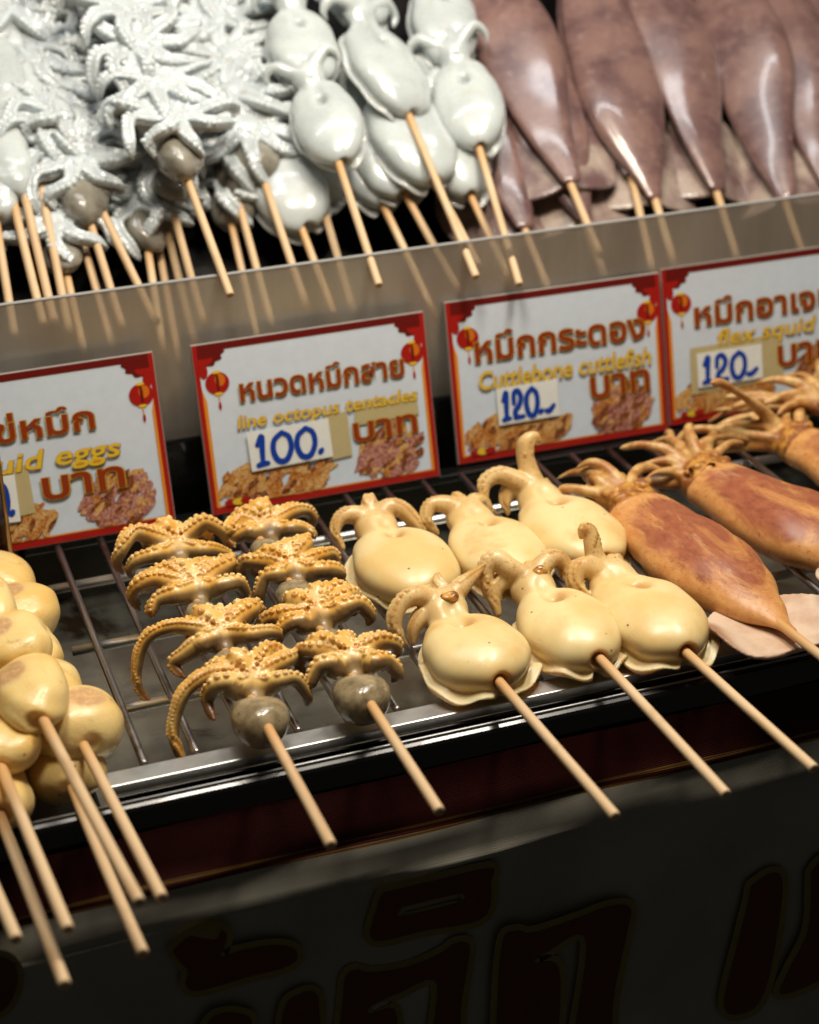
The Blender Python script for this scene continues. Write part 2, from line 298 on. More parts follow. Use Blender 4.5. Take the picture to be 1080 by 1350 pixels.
# ------------------------------------------------------------------ octopus
def octopus_mesh(name, arms, h, mat, r0=5.6, suck=1.25, dome=(10, 9, 6.5), back=.35, seed=0, k=3.0, taper=.62):
    """arms: list of (points in mm from the centre, tilt of the sucker side away from the camera, base radius factor)"""
    rnd = random.Random(seed); paths = []
    for P, tilt, rf in arms:
        p = spline(np.vstack([[0, 0, 0], P])*mm, 18); t = np.linspace(0, 1, 18); R = (r0*rf*(1-t)**taper*.92+.9)*mm; paths.append((p, R, tilt))
    allp = np.vstack([p for p, _, _ in paths]); pad = 9*mm
    Fd = Field(np.minimum(allp.min(0), -dome[0]*mm)-pad, np.maximum(allp.max(0), dome[0]*mm)+pad, h)
    Fd.ell((0, 0, 0), np.array(dome)*mm, k*mm)
    for p, R, _ in paths: Fd.chain(p, R, k*mm)
    Fd.chain([(0, 0, -1*mm), (0, -20*mm, -5*mm)], [6*mm, 3.5*mm], k*mm)
    tips = []; sp = []; so = []; st = []
    for p, R, tilt in paths:
        n = np.array([0, math.sin(tilt), math.cos(tilt)]); seg = np.linalg.norm(np.diff(p, axis=0), axis=1); cum = np.concatenate([[0], np.cumsum(seg)]); L = cum[-1]
        T = np.gradient(p, axis=0); T /= np.linalg.norm(T, axis=1)[:, None]+1e-12
        o = n-T*(T@n)[:, None]; o /= np.linalg.norm(o, axis=1)[:, None]+1e-9
        for i in range(1, 18):                                        # keep the sucker side from flipping where the arm turns down
            if o[i]@o[i-1] < 0: o[i] *= -1
        s_ = np.cross(T, o); sp.append(p); so.append(o); st.append(np.linspace(0, 1, 18)); d = 6.0*mm; side = 1
        while d < L*.97:
            f = np.interp(d, cum, range(18)); i = int(min(f, 16)); w = f-i; c = p[i]*(1-w)+p[i+1]*w; r = R[i]*(1-w)+R[i+1]*w; ov = o[i]*(1-w)+o[i+1]*w; sv = s_[i]*(1-w)+s_[i+1]*w
            sr = suck*mm*min(1, .24+r/(6.5*mm))
            for sd in (-1, 1):
                q = c+ov*r*.74+sv*sd*r*.64; nn = ov*.75+sv*sd*.6; nn /= np.linalg.norm(nn); q = q+nn*sr*.25; tips.append((q, nn, sr))
            d += sr*1.62
    for q, nn, sr in tips: Fd.ell(q, (sr, sr, sr), .35*mm)
    for q, nn, sr in tips:
        if sr > 1.0*mm: Fd.ell(q+nn*sr*1.15, (sr*.62,)*3, .25*mm, carve=True)
    Fd.wobble(.25*mm, 260, seed)
    V, Q = Fd.net(1)
    P_ = np.vstack(sp); O_ = np.vstack(so); T_ = np.concatenate(st); A = {}
    d2 = (V**2).sum(1)[:, None]-2*V@P_.T+(P_**2).sum(1)[None]; j = d2.argmin(1); off = V-P_[j]; off /= np.linalg.norm(off, axis=1)[:, None]+1e-9
    A['oral'] = sstep((off*O_[j]).sum(1), -.25, .42); A['tip'] = sstep(T_[j], .6, 1.0)
    if tips:
        C = np.array([q+nn*sr*.9 for q, nn, sr in tips]); rr = np.array([sr for _, _, sr in tips]); d2 = (V**2).sum(1)[:, None]-2*V@C.T+(C**2).sum(1)[None]; j = d2.argmin(1); dd = np.sqrt(np.maximum(d2[np.arange(len(V)), j], 0))/rr[j]
        A['suck'] = (1-sstep(dd, .42, .72))*.9; A['rim'] = (1-sstep(dd, 1.0, 1.35))*.75
    A['edge'] = sstep(-A['oral'], -.5, 0)*.7
    return npmesh(name, V, Q, mat, A)
def mantle_mesh(name, r, h, mat, seed, wob=1.0):
    F_ = Field(-np.array(r)*1.35*mm, np.array(r)*1.35*mm, h); F_.ell((0, 0, 0), np.array(r)*mm, 0, p=2.3); F_.wobble(wob*mm, 95, seed); F_.wobble(.25*mm, 400, seed+1); V, Q = F_.net(2); return npmesh(name, V, Q, mat, {'edge': np.zeros(len(V))})
def grilled_arms(seed, left=24, right=24, backl=22, hang=None):
    r = random.Random(seed); u = r.uniform; A = []; tl = u(-.12, .12)
    def tilt(P): return [(x, y, z+x*tl) for x, y, z in P]
    # two front arms run sideways, brown back to the camera
    for sd, L in ((-1, left), (1, right)):
        f = u(-5, 4); q = u(-4, 5); e = u(-9, 1)
        A.append((tilt([(sd*9, -6+f*.3, 1+u(-1, 2)), (sd*L*.58, -8+f, 3+q*.6), (sd*L*.95, -7+f, 1+q), (sd*L*u(1.12, 1.25), -7+f+u(-3, 3), e*.5-2), (sd*L*u(1.0, 1.2), -10+u(-4, 3), e-3)]), u(.45, .95), u(.85, 1.1)))
    for az, L in ((170, left*1.1), (143, backl*1.05), (112, backl*.7), (70, backl*.7), (38, backl*1.05), (10, right*1.1)):
        a = math.radians(az+u(-10, 10)); L *= u(.8, 1.15); b = a+u(-.4, .4); rise = u(4, 12); e = u(-9, 3)
        A.append((tilt([(math.cos(a)*L*.4, math.sin(a)*L*.4, rise*.65), (math.cos(a)*L*.78, math.sin(a)*L*.78, rise), (math.cos(b)*L*1.1, math.sin(b)*L*1.0, rise*.6), (math.cos(b)*L*1.25, math.sin(b)*L*1.05, e*.4), (math.cos(b)*L*1.15, math.sin(b)*L*.9, e-2)]), .3, u(.8, 1.05)))
    if hang:
        A[2] = (hang, .3, .66)
    return A

# ------------------------------------------------------------------ cuttlefish
def cuttle_mesh(name, arms, dims, mat, h, seed=0, head=(0, 39, 0), hr=(11, 11, 9), finw=5.5, dimple=True, armr=5.2, suckers=True):
    a, b, c = dims; rnd = np.random.RandomState(seed); ph = rnd.uniform(0, 6.3, 4); ap = [np.asarray(A, float) for A in arms]; pts = np.vstack(ap+[[head]])
    lo = np.minimum(pts.min(0)-9, (-a-finw-5, -b-finw-5, -c-7)); hi = np.maximum(pts.max(0)+9, (a+finw+5, b+finw+5, c+6))
    F_ = Field(lo*mm, hi*mm, h)
    F_.ell((0, 0, 0), np.array((a, b, c))*mm, 0, p=2.25); F_.ell((0, -b*.12*mm, c*.12*mm), np.array((a*.92, b*.86, c*1.0))*mm, 6*mm)
    def fin(x, y, z):
        az = np.arctan2(y/b, x/a); w = finw*mm*(.72+.28*np.sin(az*3+ph[0]))*sstep(1.15-y/(b*mm), .0, .55); gap = np.exp(-((az+math.pi/2)/.13)**2)*6*mm
        rad = np.sqrt((x/(a*mm))**2+(y/(b*mm))**2)+1e-9; ed = (rad-1)*min(a, b)*mm-w+gap
        z0 = -c*.58*mm+mm*(1.3*np.sin(az*5+ph[1])+1.0*np.sin(az*9+ph[2]))*sstep(rad, .8, 1.1)
        return np.maximum(ed, np.abs(z-z0)-(1.45*mm-.4*mm*sstep(rad, .95, 1.2)))
    F_.func((-(a+finw+4)*mm, -(b+finw+4)*mm, -c*1.3*mm), ((a+finw+4)*mm, (b+2)*mm, 0), fin, 1.6*mm)
    hd = np.array(head)
    F_.chain([(0, b*.72*mm, 1*mm), hd*mm], [10*mm, 9*mm], 1.3*mm); F_.ell(hd*mm, np.array(hr)*mm, 4*mm)
    P_, O_ = [], []; tips = []
    for ai, A in enumerate(ap):
        p = spline(A*mm, 20); t = np.linspace(0, 1, 20); R = (armr*(1-t)**.75+1.0)*mm; P_.append(p)
        if suckers:                                                   # arms come in pairs lying side by side
            R = R*.82; F_.chain(p, R, 1.2*mm); q2 = p+np.linspace(.15, 1, 20)[:, None]*np.array([(-1)**ai*2.0, 4.2, -3.2])*mm; F_.chain(q2[:17], R[:17]*.8, .9*mm); P_.append(q2)
            n = np.array([0, .35, 1.]); T = np.gradient(p, axis=0); T /= np.linalg.norm(T, axis=1)[:, None]; o = n-T*(T@n)[:, None]; o /= np.linalg.norm(o, axis=1)[:, None]+1e-9
            for i in range(1, 20):
                if o[i]@o[i-1] < 0: o[i] *= -1
            sv = np.cross(T, o)
            for i in range(7, 20):
                for w in (0, .5):
                    for sd in (-1, 1):
                        q = p[i]+(p[min(i+1, 19)]-p[i])*w+o[i]*R[i]*.85+sv[i]*sd*R[i]*.5; F_.ell(q, (1.0*mm,)*3, .3*mm); tips.append(q)
        else: F_.chain(p, R, 2.2*mm)
    if dimple:
        F_.chain([(0, 0, 0), (0, 0, 1e-6)], [1e-5, 1e-5], 0); F_.ell((rnd.uniform(-2, 2)*mm, b*.36*mm, c*1.05*mm), (3.2*mm, 4.2*mm, 11*mm), 7.5*mm, carve=True, rz=rnd.uniform(-.5, .5)); F_.ell((rnd.uniform(-2, 2)*mm, b*.72*mm, c*1.05*mm), (3*mm, 8*mm, 4.5*mm), 6*mm, carve=True)
    F_.wobble(.45*mm, 120, seed)
    F_.ell((0, -b*mm, c*.05*mm), (3.6*mm, 3.2*mm, 3.6*mm), 3*mm, carve=True)
    V, Q = F_.net(1)
    vy = V[:, 1]/mm; A = {}; AP = np.vstack(P_) if P_ else np.array([[0, 9, 9.]])
    d2 = (V**2).sum(1)[:, None]-2*V@AP.T+(AP**2).sum(1)[None]; da = np.sqrt(np.maximum(d2.min(1), 0))
    A['arm'] = sstep(vy, b*.9, b*1.15)*.75*(1-sstep(da, .006, .012)*.5)
    ddim = np.sqrt((V[:, 0]-1*mm)**2+(V[:, 1]-b*.34*mm)**2+(V[:, 2]-c*.8*mm)**2); dst = np.sqrt(V[:, 0]**2+(V[:, 1]+b*mm)**2+(V[:, 2])**2)
    A['tan'] = np.clip((1-sstep(ddim, .003, .012))*.55+(1-sstep(dst, .003, .011))*.6+.25*sstep(vy, b*.6, b), 0, 1)
    A['suckk'] = np.zeros(len(V))
    if tips:
        C = np.array(tips); d2 = (V**2).sum(1)[:, None]-2*V@C.T+(C**2).sum(1)[None]; A['suckk'] = 1-sstep(np.sqrt(np.maximum(d2.min(1), 0)), .0007, .0013)
    rr = np.sqrt((V[:, 0]/(a*mm))**2+(V[:, 1]/(b*mm))**2); A['fin'] = sstep(rr, 1.0, 1.12)*(V[:, 2] < -c*.2*mm)*(vy < b*.95); A['edge'] = A['fin']*.25
    return npmesh(name, V, Q, mat, A)
def beak_mesh(seed, r=(5, 4, 2.6)):
    F_ = Field(-np.array(r)*1.6*mm, np.array(r)*1.6*mm, .6*mm); F_.ell((0, 0, 0), np.array(r)*mm, 0); F_.ell((0, -.5*mm, r[2]*mm), (1.8*mm, 1.4*mm, 1.2*mm), 1*mm, carve=True); F_.wobble(.4*mm, 400, seed); V, Q = F_.net(1); return npmesh('beak', V, Q, BEAK)

# ------------------------------------------------------------------ squid
def squid_mesh(name, L, w, mat, h, seed=0, fins=True, thick=.5, head=True, tent=(), tailw=.12, taper=.5, ridge=0.0, wob=.6):
    """mantle lies along +Y: tail tip at 0, head end at L (mm)"""
    r = np.random.RandomState(seed); t = np.linspace(0, 1, 90); prof = w*(tailw+(1-tailw)*np.sin(np.clip(t/(taper*1.15), 0, 1)*math.pi/2)**1.35)*(1-.25*sstep(t, .6, 1.0)); prof[0] = w*.05
    tp = [np.asarray(T, float) for T in tent]; pts = np.vstack(tp+[[[0, 0, 0]]])
    lo = np.minimum(pts.min(0)-8, (-w*1.5-4, -6, -w*.9)); hi = np.maximum(pts.max(0)+8, (w*1.5+4, L+(32 if head else 14), w*.95)); F_ = Field(lo*mm, hi*mm, h)
    def mantle(x, y, z):
        rr = np.interp(y/(L*mm), t, prof)*mm; e = np.sqrt(x**2+(z/thick)**2); d = (e-rr)*thick*.9+ridge*mm*np.sin(x/(w*mm)*3.2+y*9+seed)*sstep(y, .02, .08); return np.maximum(d, np.maximum(-y, y-(L+2)*mm))
    F_.func((-w*1.2*mm, -3*mm, -w*.8*mm), (w*1.2*mm, (L+4)*mm, w*.8*mm), mantle, 1.5*mm)
    if head:
        F_.ell((0, (L+8)*mm, 0), (w*.62*mm, 12*mm, w*.46*mm), 3*mm); F_.ell((2*mm, (L+16)*mm, 2*mm), (w*.5*mm, 9*mm, w*.42*mm), 3*mm)
        for i in range(16): F_.ell((r.uniform(-.55, .55)*w*mm, (L+r.uniform(0, 22))*mm, r.uniform(.15, .46)*w*mm), (r.uniform(2, 5)*mm, r.uniform(2, 6)*mm, r.uniform(2, 4)*mm), .9*mm, carve=i % 3 == 2)
    for T in tp:
        p = spline(T*mm, 18); q = np.linspace(0, 1, 18); F_.chain(p, (3.6*(1-q)**.6+.8)*mm, 1.3*mm)
    F_.wobble(wob*mm, 90 if wob < 1 else 42, seed); V, Q = F_.net(2); y = V[:, 1]/mm; A = {}
    A['top'] = sstep(V[:, 2]/mm, 0, w*thick*.8)*(1-sstep(y, L*.92, L)); A['head'] = sstep(y, L, L+3)*(1-sstep(y, L+18, L+26)); A['tent'] = sstep(y, L+16, L+24); A['fin'] = np.zeros(len(V)); A['edge'] = np.zeros(len(V))
    return npmesh(name, V, Q, mat, A)
def fin_mesh(name, side, mat, seed, L=46, w=24, h=.9*mm, bend=4, rip=1.6):
    ph = np.random.RandomState(seed).uniform(0, 6.3, 3); F_ = Field((-5*mm if side > 0 else -(w+6)*mm, -6*mm, -10*mm), ((w+6)*mm if side > 0 else 5*mm, (L+8)*mm, 10*mm), h)
    def fn(x, y, z):
        u = np.abs(x)/(w*mm); v = y/(L*mm); edge = (np.clip(u, 0, 2)**1.6+np.abs(2*v-1.05+.25*u)**2.4-1)*9*mm
        z0 = -bend*mm*u**1.5+rip*mm*np.sin(v*5+ph[0]+u*2)*u; return np.maximum(edge, np.abs(z-z0)-(1.9-.9*np.clip(u, 0, 1))*mm)
    x, y, z = np.ix_(*F_.ax); F_.D = fn(*np.broadcast_arrays(x, y, z)); V, Q = F_.net(2); n = len(V)
    return npmesh(name, V, Q, mat, {'fin': np.ones(n), 'edge': sstep(np.abs(V[:, 0])/mm+2*np.sin(V[:, 1]*260), w*.72, w)*.75, 'top': np.zeros(n), 'head': np.zeros(n), 'tent': np.zeros(n)})
def egg_mesh(name, r, mat, seed, h=.9*mm):
    F_ = Field(-np.array(r)*1.4*mm, np.array(r)*1.4*mm, h); F_.ell((0, 0, 0), np.array(r)*mm, 0, p=2.25); F_.wobble(1.2*mm, 72, seed); F_.wobble(.35*mm, 230, seed+2); F_.ell((0, -r[1]*mm, 1*mm), (3.4*mm, 3*mm, 3.4*mm), 4*mm, carve=True); V, Q = F_.net(2)
    rs_ = np.random.RandomState(seed+99); d = np.sqrt(((V[:, 0]-rs_.uniform(-5, 5)*mm)/(r[0]*.52*mm))**2+((V[:, 1]-rs_.uniform(-3, 6)*mm)/(r[1]*.42*mm))**2); return npmesh(name, V, Q, mat, {'patch': (1-sstep(d, .55, 1.2))*(V[:, 2] > 0)*np.random.RandomState(seed).choice([0, .2, .3, .8]), 'edge': np.zeros(len(V))})

# ------------------------------------------------------------------ STRUCTURE: banner-covered table, grill, trays, panel
def frame_mw(o, yaxis, zhint=(0, 0, 1)):
    y = Vector(yaxis).normalized(); z = Vector(zhint); x = y.cross(z).normalized(); z = x.cross(y)
    return Matrix(((x.x, y.x, z.x, o[0]), (x.y, y.y, z.y, o[1]), (x.z, y.z, z.z, o[2]), (0, 0, 0, 1)))
# banner
M = Mat('banner_vinyl'); wv = M.wave(330, 'Z', .6); wx = M.wave(260, 'X', .4); n = M.noise(14, 4)
M.set(col=M.mix(M.math('MULTIPLY', wv, .6), M.mix(M.ss(n, .3, .7), (.30, .285, .235), (.22, .205, .17)), (.10, .095, .08)), rough=M.math('ADD', M.math('MULTIPLY', wv, .12), .36)); M.bump(M.math('ADD', M.math('ADD', M.math('MULTIPLY', wv, .5), M.math('MULTIPLY', wx, .3)), M.math('MULTIPLY', M.noise(40, 4, stretch=(1, 1, .4)), 2.2)), .55, .0012); VINYL = M.m
def vprint(name, col):
    M = Mat(name); wv = M.wave(330, 'Z', .6); M.set(col=M.mix(M.noise(60, 4), col, tuple(c*.6 for c in col)), rough=.5, spec=.15); M.bump(M.math('ADD', wv, M.noise(40, 4)), .4, .0008); return M.m
VRED = vprint('banner_red_print', (.035, .004, .003)); VGOLD = vprint('banner_gold_print', (.12, .06, .012)); VLET = vprint('banner_letter_print', (.11, .03, .02)); VOUT = vprint('banner_letter_outline', (.22, .18, .06))
BP = [(-.0285, -.0205), (-.0312, -.0290), (-.0340, -.0380), (-.0364, -.0455), (-.0367, -.0470), (-.0373, -.0492), (-.0376, -.0505), (-.0392, -.0565), (-.0408, -.0630), (-.0418, -.0672), (-.0419, -.0685), (-.0414, -.0697), (-.0404, -.074), (-.0395, -.115), (-.0388, -.16), (-.0376, -.24), (-.0360, -.34)]
XB = np.linspace(-.45, .85, 131); rb = random.Random(5)
def bwob(x, i):
    return .0006*math.sin(x*47+i*.9)+.0005*math.sin(x*21-i*1.7)+(.0012*math.sin(x*31+i*.6) if i > 10 else 0)
V = [(x, y+bwob(x, i), z+.0005*math.sin(x*33+1)) for i, (y, z) in enumerate(BP) for x in XB]; n = len(XB)
Fc = [(i*n+j, i*n+j+1, (i+1)*n+j+1, (i+1)*n+j) for i in range(len(BP)-1) for j in range(n-1)]
me = pymesh('sheet', V, [f[::-1] for f in Fc], True)
for m_ in (VINYL, VRED, VGOLD): me.materials.append(m_)
me.polygons.foreach_set('material_index', [1 if i < 3 or i == 4 else (2 if i in (3, 5) else 0) for i in range(len(BP)-1) for j in range(n-1)])
ban = thing('banner', 'dark printed vinyl banner hanging over the front edge of the stall', 'banner', None, Matrix.Translation((.2, -.05, -.34)))
inv = ban.matrix_world.inverted()
sh = obj('sheet', me, None, ban); sh.matrix_parent_inverse = inv
def on_banner(px, lift):
    # meet the hanging face (straight runs between the profile points)
    best = None
    for i in range(9, len(BP)-1):
        (y0, z0), (y1, z1) = BP[i], BP[i+1]; v = ray(px); dy, dz = y1-y0, z1-z0; det = v[1]*-dz+v[2]*dy
        t = ((y0-CAM[1])*-dz+(z0-CAM[2])*dy)/det; q = CAM+v*t; u = ((q[1]-y0)*dy+(q[2]-z0)*dz)/(dy*dy+dz*dz)
        if -.02 <= u <= 1.02: best = q; break
    if best is None: best = onY(px, -.05)
    return (best[0], best[1]-.0022-lift, best[2])
def poly_sheet(name, outline, mat, lift, hole=None, grow=0.0):
    import bmesh
    P = spline(np.array(list(outline)+[outline[0]], float), len(outline)*5)[:-1]
    def off(Q, g):
        ar = .5*np.sum(Q[:, 0]*np.roll(Q[:, 1], -1)-np.roll(Q[:, 0], -1)*Q[:, 1]); T = np.roll(Q, -1, 0)-np.roll(Q, 1, 0); T /= np.linalg.norm(T, axis=1)[:, None]+1e-9; N = np.stack([T[:, 1], -T[:, 0]], 1)*(1 if ar > 0 else -1); return Q+N*g
    loops = [off(P, grow)] if grow else [P]
    if hole: H = spline(np.array(list(hole)+[hole[0]], float), len(hole)*4)[:-1]; loops.append(off(H, -grow) if grow else H)
    bm = bmesh.new()
    for Lp in loops:
        vs = [bm.verts.new(on_banner(q, lift)) for q in Lp]
        for i in range(len(vs)): bm.edges.new((vs[i], vs[(i+1) % len(vs)]))
    bmesh.ops.triangle_fill(bm, edges=list(bm.edges), use_beauty=True, use_dissolve=False)
    me = bpy.data.meshes.new(name); bm.to_mesh(me); bm.free(); o = obj(name, me, mat, ban); o.matrix_parent_inverse = inv; return o
def c6(L): return [(x/2.7, 950+y/2.7) for x, y in L]
def c7(L): return [(300+x/2.7, 950+y/2.7) for x, y in L]
def c8(L): return [(680+x/2.7, 850+y/2.7) for x, y in L]
LET = [(c6([(610, 810), (680, 750), (760, 730), (800, 745), (795, 790), (780, 830), (850, 810), (960, 790), (1040, 800), (1050, 840), (1000, 870), (880, 900), (780, 930), (690, 950), (660, 930), (665, 880), (640, 850)]), None),
       (c7([(548, 602), (740, 556), (928, 515), (932, 560), (905, 690), (700, 735), (512, 770), (530, 650)]), c7([(615, 652), (815, 606), (820, 635), (610, 687)])),
       (c7([(385, 1180), (405, 990), (415, 905), (450, 877), (510, 887), (640, 866), (760, 815), (800, 785), (852, 785), (848, 860), (825, 1000), (812, 1180), (722, 1180), (738, 920), (600, 960), (505, 1005), (500, 1035), (590, 1020), (575, 1180)]), None),
       ([(650, 1400), (659, 1246), (678, 1224), (700, 1226), (754, 1209), (800, 1192), (828, 1193), (824, 1225), (806, 1313), (798, 1400), (752, 1400), (771, 1236), (720, 1250), (702, 1266), (735, 1275), (722, 1400)], None),
       (c8([(830, 850), (900, 805), (940, 830), (925, 1000), (885, 1200), (830, 1290), (735, 1280), (790, 1030), (822, 900)]), None),
       (c8([(1045, 800), (1090, 755), (1180, 745), (1190, 1000), (1120, 1150), (940, 1235), (965, 1150), (1035, 1000)]), None),
       (c6([(-120, 900), (-60, 840), (0, 830), (40, 850), (60, 900), (40, 980), (-10, 1030), (-80, 1040)]), None),
       (c6([(690, 1180), (740, 1060), (800, 1030), (860, 1035), (890, 1060), (870, 1180)]), None), (c6([(985, 1180), (1010, 1010), (1060, 965), (1110, 955), (1130, 1000), (1120, 1180)]), None)]
for o_, h_ in LET:
    a = poly_sheet('letter', o_, VLET, .0006, h_); b = poly_sheet('letter_outline', o_, VOUT, .0001, h_, 9.0); b.parent = a; b.matrix_parent_inverse = Matrix.Identity(4)

# grill housing, rail, bars
GX0, GX1, GY1 = -.0195, .62, .262
gr = thing('grill', 'long steel bar grill with drip tray under the octopus and cuttlefish skewers', 'grill', None, Matrix.Translation((.25, .1, -.05)))
ginv = gr.matrix_world.inverted()
def gpart(o): o.parent = gr; o.matrix_parent_inverse = ginv; return o
gpart(box('front_rail', (GX0, -.0155, -.006), (GX1, -.0028, -.0006), STEEL))
gpart(box('back_rail', (GX0, GY1-.012, -.006), (GX1, GY1, -.0012), DARKST)); 
SP = .0257
V, Fc = tube([(0, -.0008, 0), (0, 0.0004, 0), (0, .13, .0), (0, .2495, 0)], [.0016, .0021, .0021, .0021], 14); bar_me = pymesh('bar', V, Fc, True); bar_me.materials.append(BARS)
for i in range(-0, 25): gpart(obj('bar', bar_me, None, gr, (i*SP, 0, -.0021)))
for y in (.0615, .130, .205):
    V, Fc = tube([(GX0+.007, y, -.0073), (.3, y, -.0073), (GX1, y, -.0073)], [.0028]*3, 16); gpart(obj('cross_rod', pymesh('cross_rod', V, Fc, True), ROD))
gpart(box('drip_tray', (GX0, -.010, -.047), (GX1, GY1, -.044), TRAYM)); gpart(box('front_wall', (GX0-.0005, -.0165, -.0435), (GX1, -.0145, -.0065), DARKST))
gpart(box('back_wall', (GX0, GY1-.003, -.0435), (GX1, GY1-.0005, -.0068), DARKST))
# black stall top carrying everything, with a chromed lip
st = thing('stall_counter', 'glossy black metal counter body with a bright lip in front of the grill', 'counter', None, Matrix.Translation((.2, .1, -.34)))
sinv = st.matrix_world.inverted()
def spart(o): o.parent = st; o.matrix_parent_inverse = sinv; return o
spart(box('front_panel', (-.45, -.0275, -.33), (.85, -.0195, -.0062), BLACK, bev=.0025)); spart(box('base_plate', (-.45, -.0190, -.060), (.85, .80, -.0505), BLACK)); spart(box('rear_block', (-.45, .2838, -.0500), (.85, .80, .038), BLACK, bev=.002))
V, Fc = tube([(-.45, -.0232, -.0058), (.2, -.0232, -.0058), (.85, -.0232, -.0058)], [.0008]*3, 12); LIPM = steel('lip_steel', (.40, .40, .40), .42, .3); spart(obj('lip', pymesh('lip', V, Fc, True), LIPM))
# left pan that holds the squid eggs
pan = thing('egg_pan', 'dark metal pan under the pile of squid egg skewers at left', 'pan', None, Matrix.Translation((-.15, .1, -.05)))
pinv = pan.matrix_world.inverted()
for nm, lo, hi, mt in (('floor', (-.40, -.010, -.0495), (-.0225, .255, -.047), DARKST), ('front_edge', (-.40, -.0175, -.0495), (-.0225, -.0105, -.022), BLACK), ('back_edge', (-.40, .2555, -.0495), (-.0225, .260, -.004), DARKST), ('side_edge', (-.0222, -.0175, -.0495), (-.0202, .26, -.036), DARKST)):
    o = box(nm, lo, hi, mt, pan); o.matrix_parent_inverse = pinv
dv = box('divider_plate', (-.0325, .200, -.0030), (-.0300, .2755, .100), steel('divider_steel', (.30, .22, .15), .28, .5)); tag(dv, 'upright brownish metal divider beside the squid eggs sign at the left edge', 'divider')
# display tray and hazy acrylic panel
dt = thing('display_tray', 'dark sloping display tray under the raw seafood skewers', 'tray', None, Matrix.Translation((.25, .5, .04)))
dinv = dt.matrix_world.inverted()
V = [(-.45, .291, .043), (.85, .291, .043), (.85, .75, .328), (-.45, .75, .328), (-.45, .291, .040), (.85, .291, .040), (.85, .75, .040), (-.45, .75, .040)]
o = obj('sloping_floor', pymesh('sloping_floor', V, [(0, 1, 2, 3), (7, 6, 5, 4), (0, 4, 5, 1), (1, 5, 6, 2), (2, 6, 7, 3), (3, 7, 4, 0)]), DARKST, dt); o.matrix_parent_inverse = dinv
o = box('back_wall', (-.45, .751, .040), (.85, .756, .50), DARKST, dt); o.matrix_parent_inverse = dinv
M = Mat('hazy_acrylic'); nt = M.t; out = M.n['Material Output']
rf = M.n.new('ShaderNodeBsdfRefraction'); rf.inputs['IOR'].default_value = 1.03; rf.inputs['Roughness'].default_value = .10; rf.inputs['Color'].default_value = (.95, .93, .90, 1)
df = M.n.new('ShaderNodeBsdfDiffuse'); M.l.new(M.mix(M.ss(M.noise(22, 6, .65, stretch=(1, 1, .12)), .35, .65), (.74, .69, .61), (.50, .46, .40)), df.inputs['Color'])
tr = M.n.new('ShaderNodeBsdfTranslucent'); tr.inputs['Color'].default_value = (.80, .74, .65, 1)
gl = M.n.new('ShaderNodeBsdfGlossy'); gl.inputs['Roughness'].default_value = .2
m1 = M.n.new('ShaderNodeMixShader'); m1.inputs[0].default_value = .45; M.l.new(df.outputs[0], m1.inputs[1]); M.l.new(tr.outputs[0], m1.inputs[2])
m2 = M.n.new('ShaderNodeMixShader'); m2.inputs[0].default_value = .48; M.l.new(rf.outputs[0], m2.inputs[1]); M.l.new(m1.outputs[0], m2.inputs[2])
m3 = M.n.new('ShaderNodeMixShader'); m3.inputs[0].default_value = .10; M.l.new(m2.outputs[0], m3.inputs[1]); M.l.new(gl.outputs[0], m3.inputs[2]); M.l.new(m3.outputs[0], out.inputs['Surface']); ACRYL = M.m
ptop = float(onY((540, 330), .2865)[2])
pn = box('acrylic_panel', (-.45, .2850, .0385), (.85, .2880, ptop), ACRYL, None, .0004); tag(pn, 'hazy clear acrylic guard panel between the price signs and the raw skewers', 'panel')
pe = bpy.data.objects.new('edge', None)
M = Mat('acrylic_edge'); M.set(col=(.34, .34, .33), rough=.35, spec=.5); EDGEM = M.m
e_ = box('polished_edge', (-.45, .2848, ptop+.0001), (.85, .2882, ptop+.0012), EDGEM, pn, .0004)

# ------------------------------------------------------------------ PRICE SIGNS
def layer(name, parts, parent, z):
    """parts: list of (list of 2D points in mm, material); one flat print layer"""
    V = []; Fc = []; mats = []; mi = []
    for i, (P, m_) in enumerate(parts):
        b = len(V); zz = z+.00002*i/max(1, len(parts))
        V += [(x*mm, y*mm, zz) for x, y in P]; Fc.append(tuple(range(b, b+len(P))))
        if m_ not in mats: mats.append(m_)
        mi.append(mats.index(m_))
    me = pymesh(name, V, Fc)
    for m_ in mats: me.materials.append(m_)
    me.polygons.foreach_set('material_index', mi); return obj(name, me, None, parent)
def disc(cx, cy, rx, ry, n=28, a0=0, a1=2*math.pi): return [(cx+rx*math.cos(a0+(a1-a0)*i/n), cy+ry*math.sin(a0+(a1-a0)*i/n)) for i in range(n if a1-a0 > 6.2 else n+1)]
def ribbon(P, w):
    P = spline(np.array(P, float), max(10, len(P)*6)); parts = []
    T = np.gradient(P, axis=0); T /= np.linalg.norm(T, axis=1)[:, None]+1e-9; N = np.stack([-T[:, 1], T[:, 0]], 1)
    W = w*(.8+.25*np.sin(np.linspace(.4, 2.9, len(P)))); A = P+N*W[:, None]/2; B = P-N*W[:, None]/2
    out = [[tuple(A[i]), tuple(B[i]), tuple(B[i+1]), tuple(A[i+1])] for i in range(len(P)-1)]
    out += [disc(P[0][0], P[0][1], W[0]/2, W[0]/2, 10), disc(P[-1][0], P[-1][1], W[-1]/2, W[-1]/2, 10)]; return out
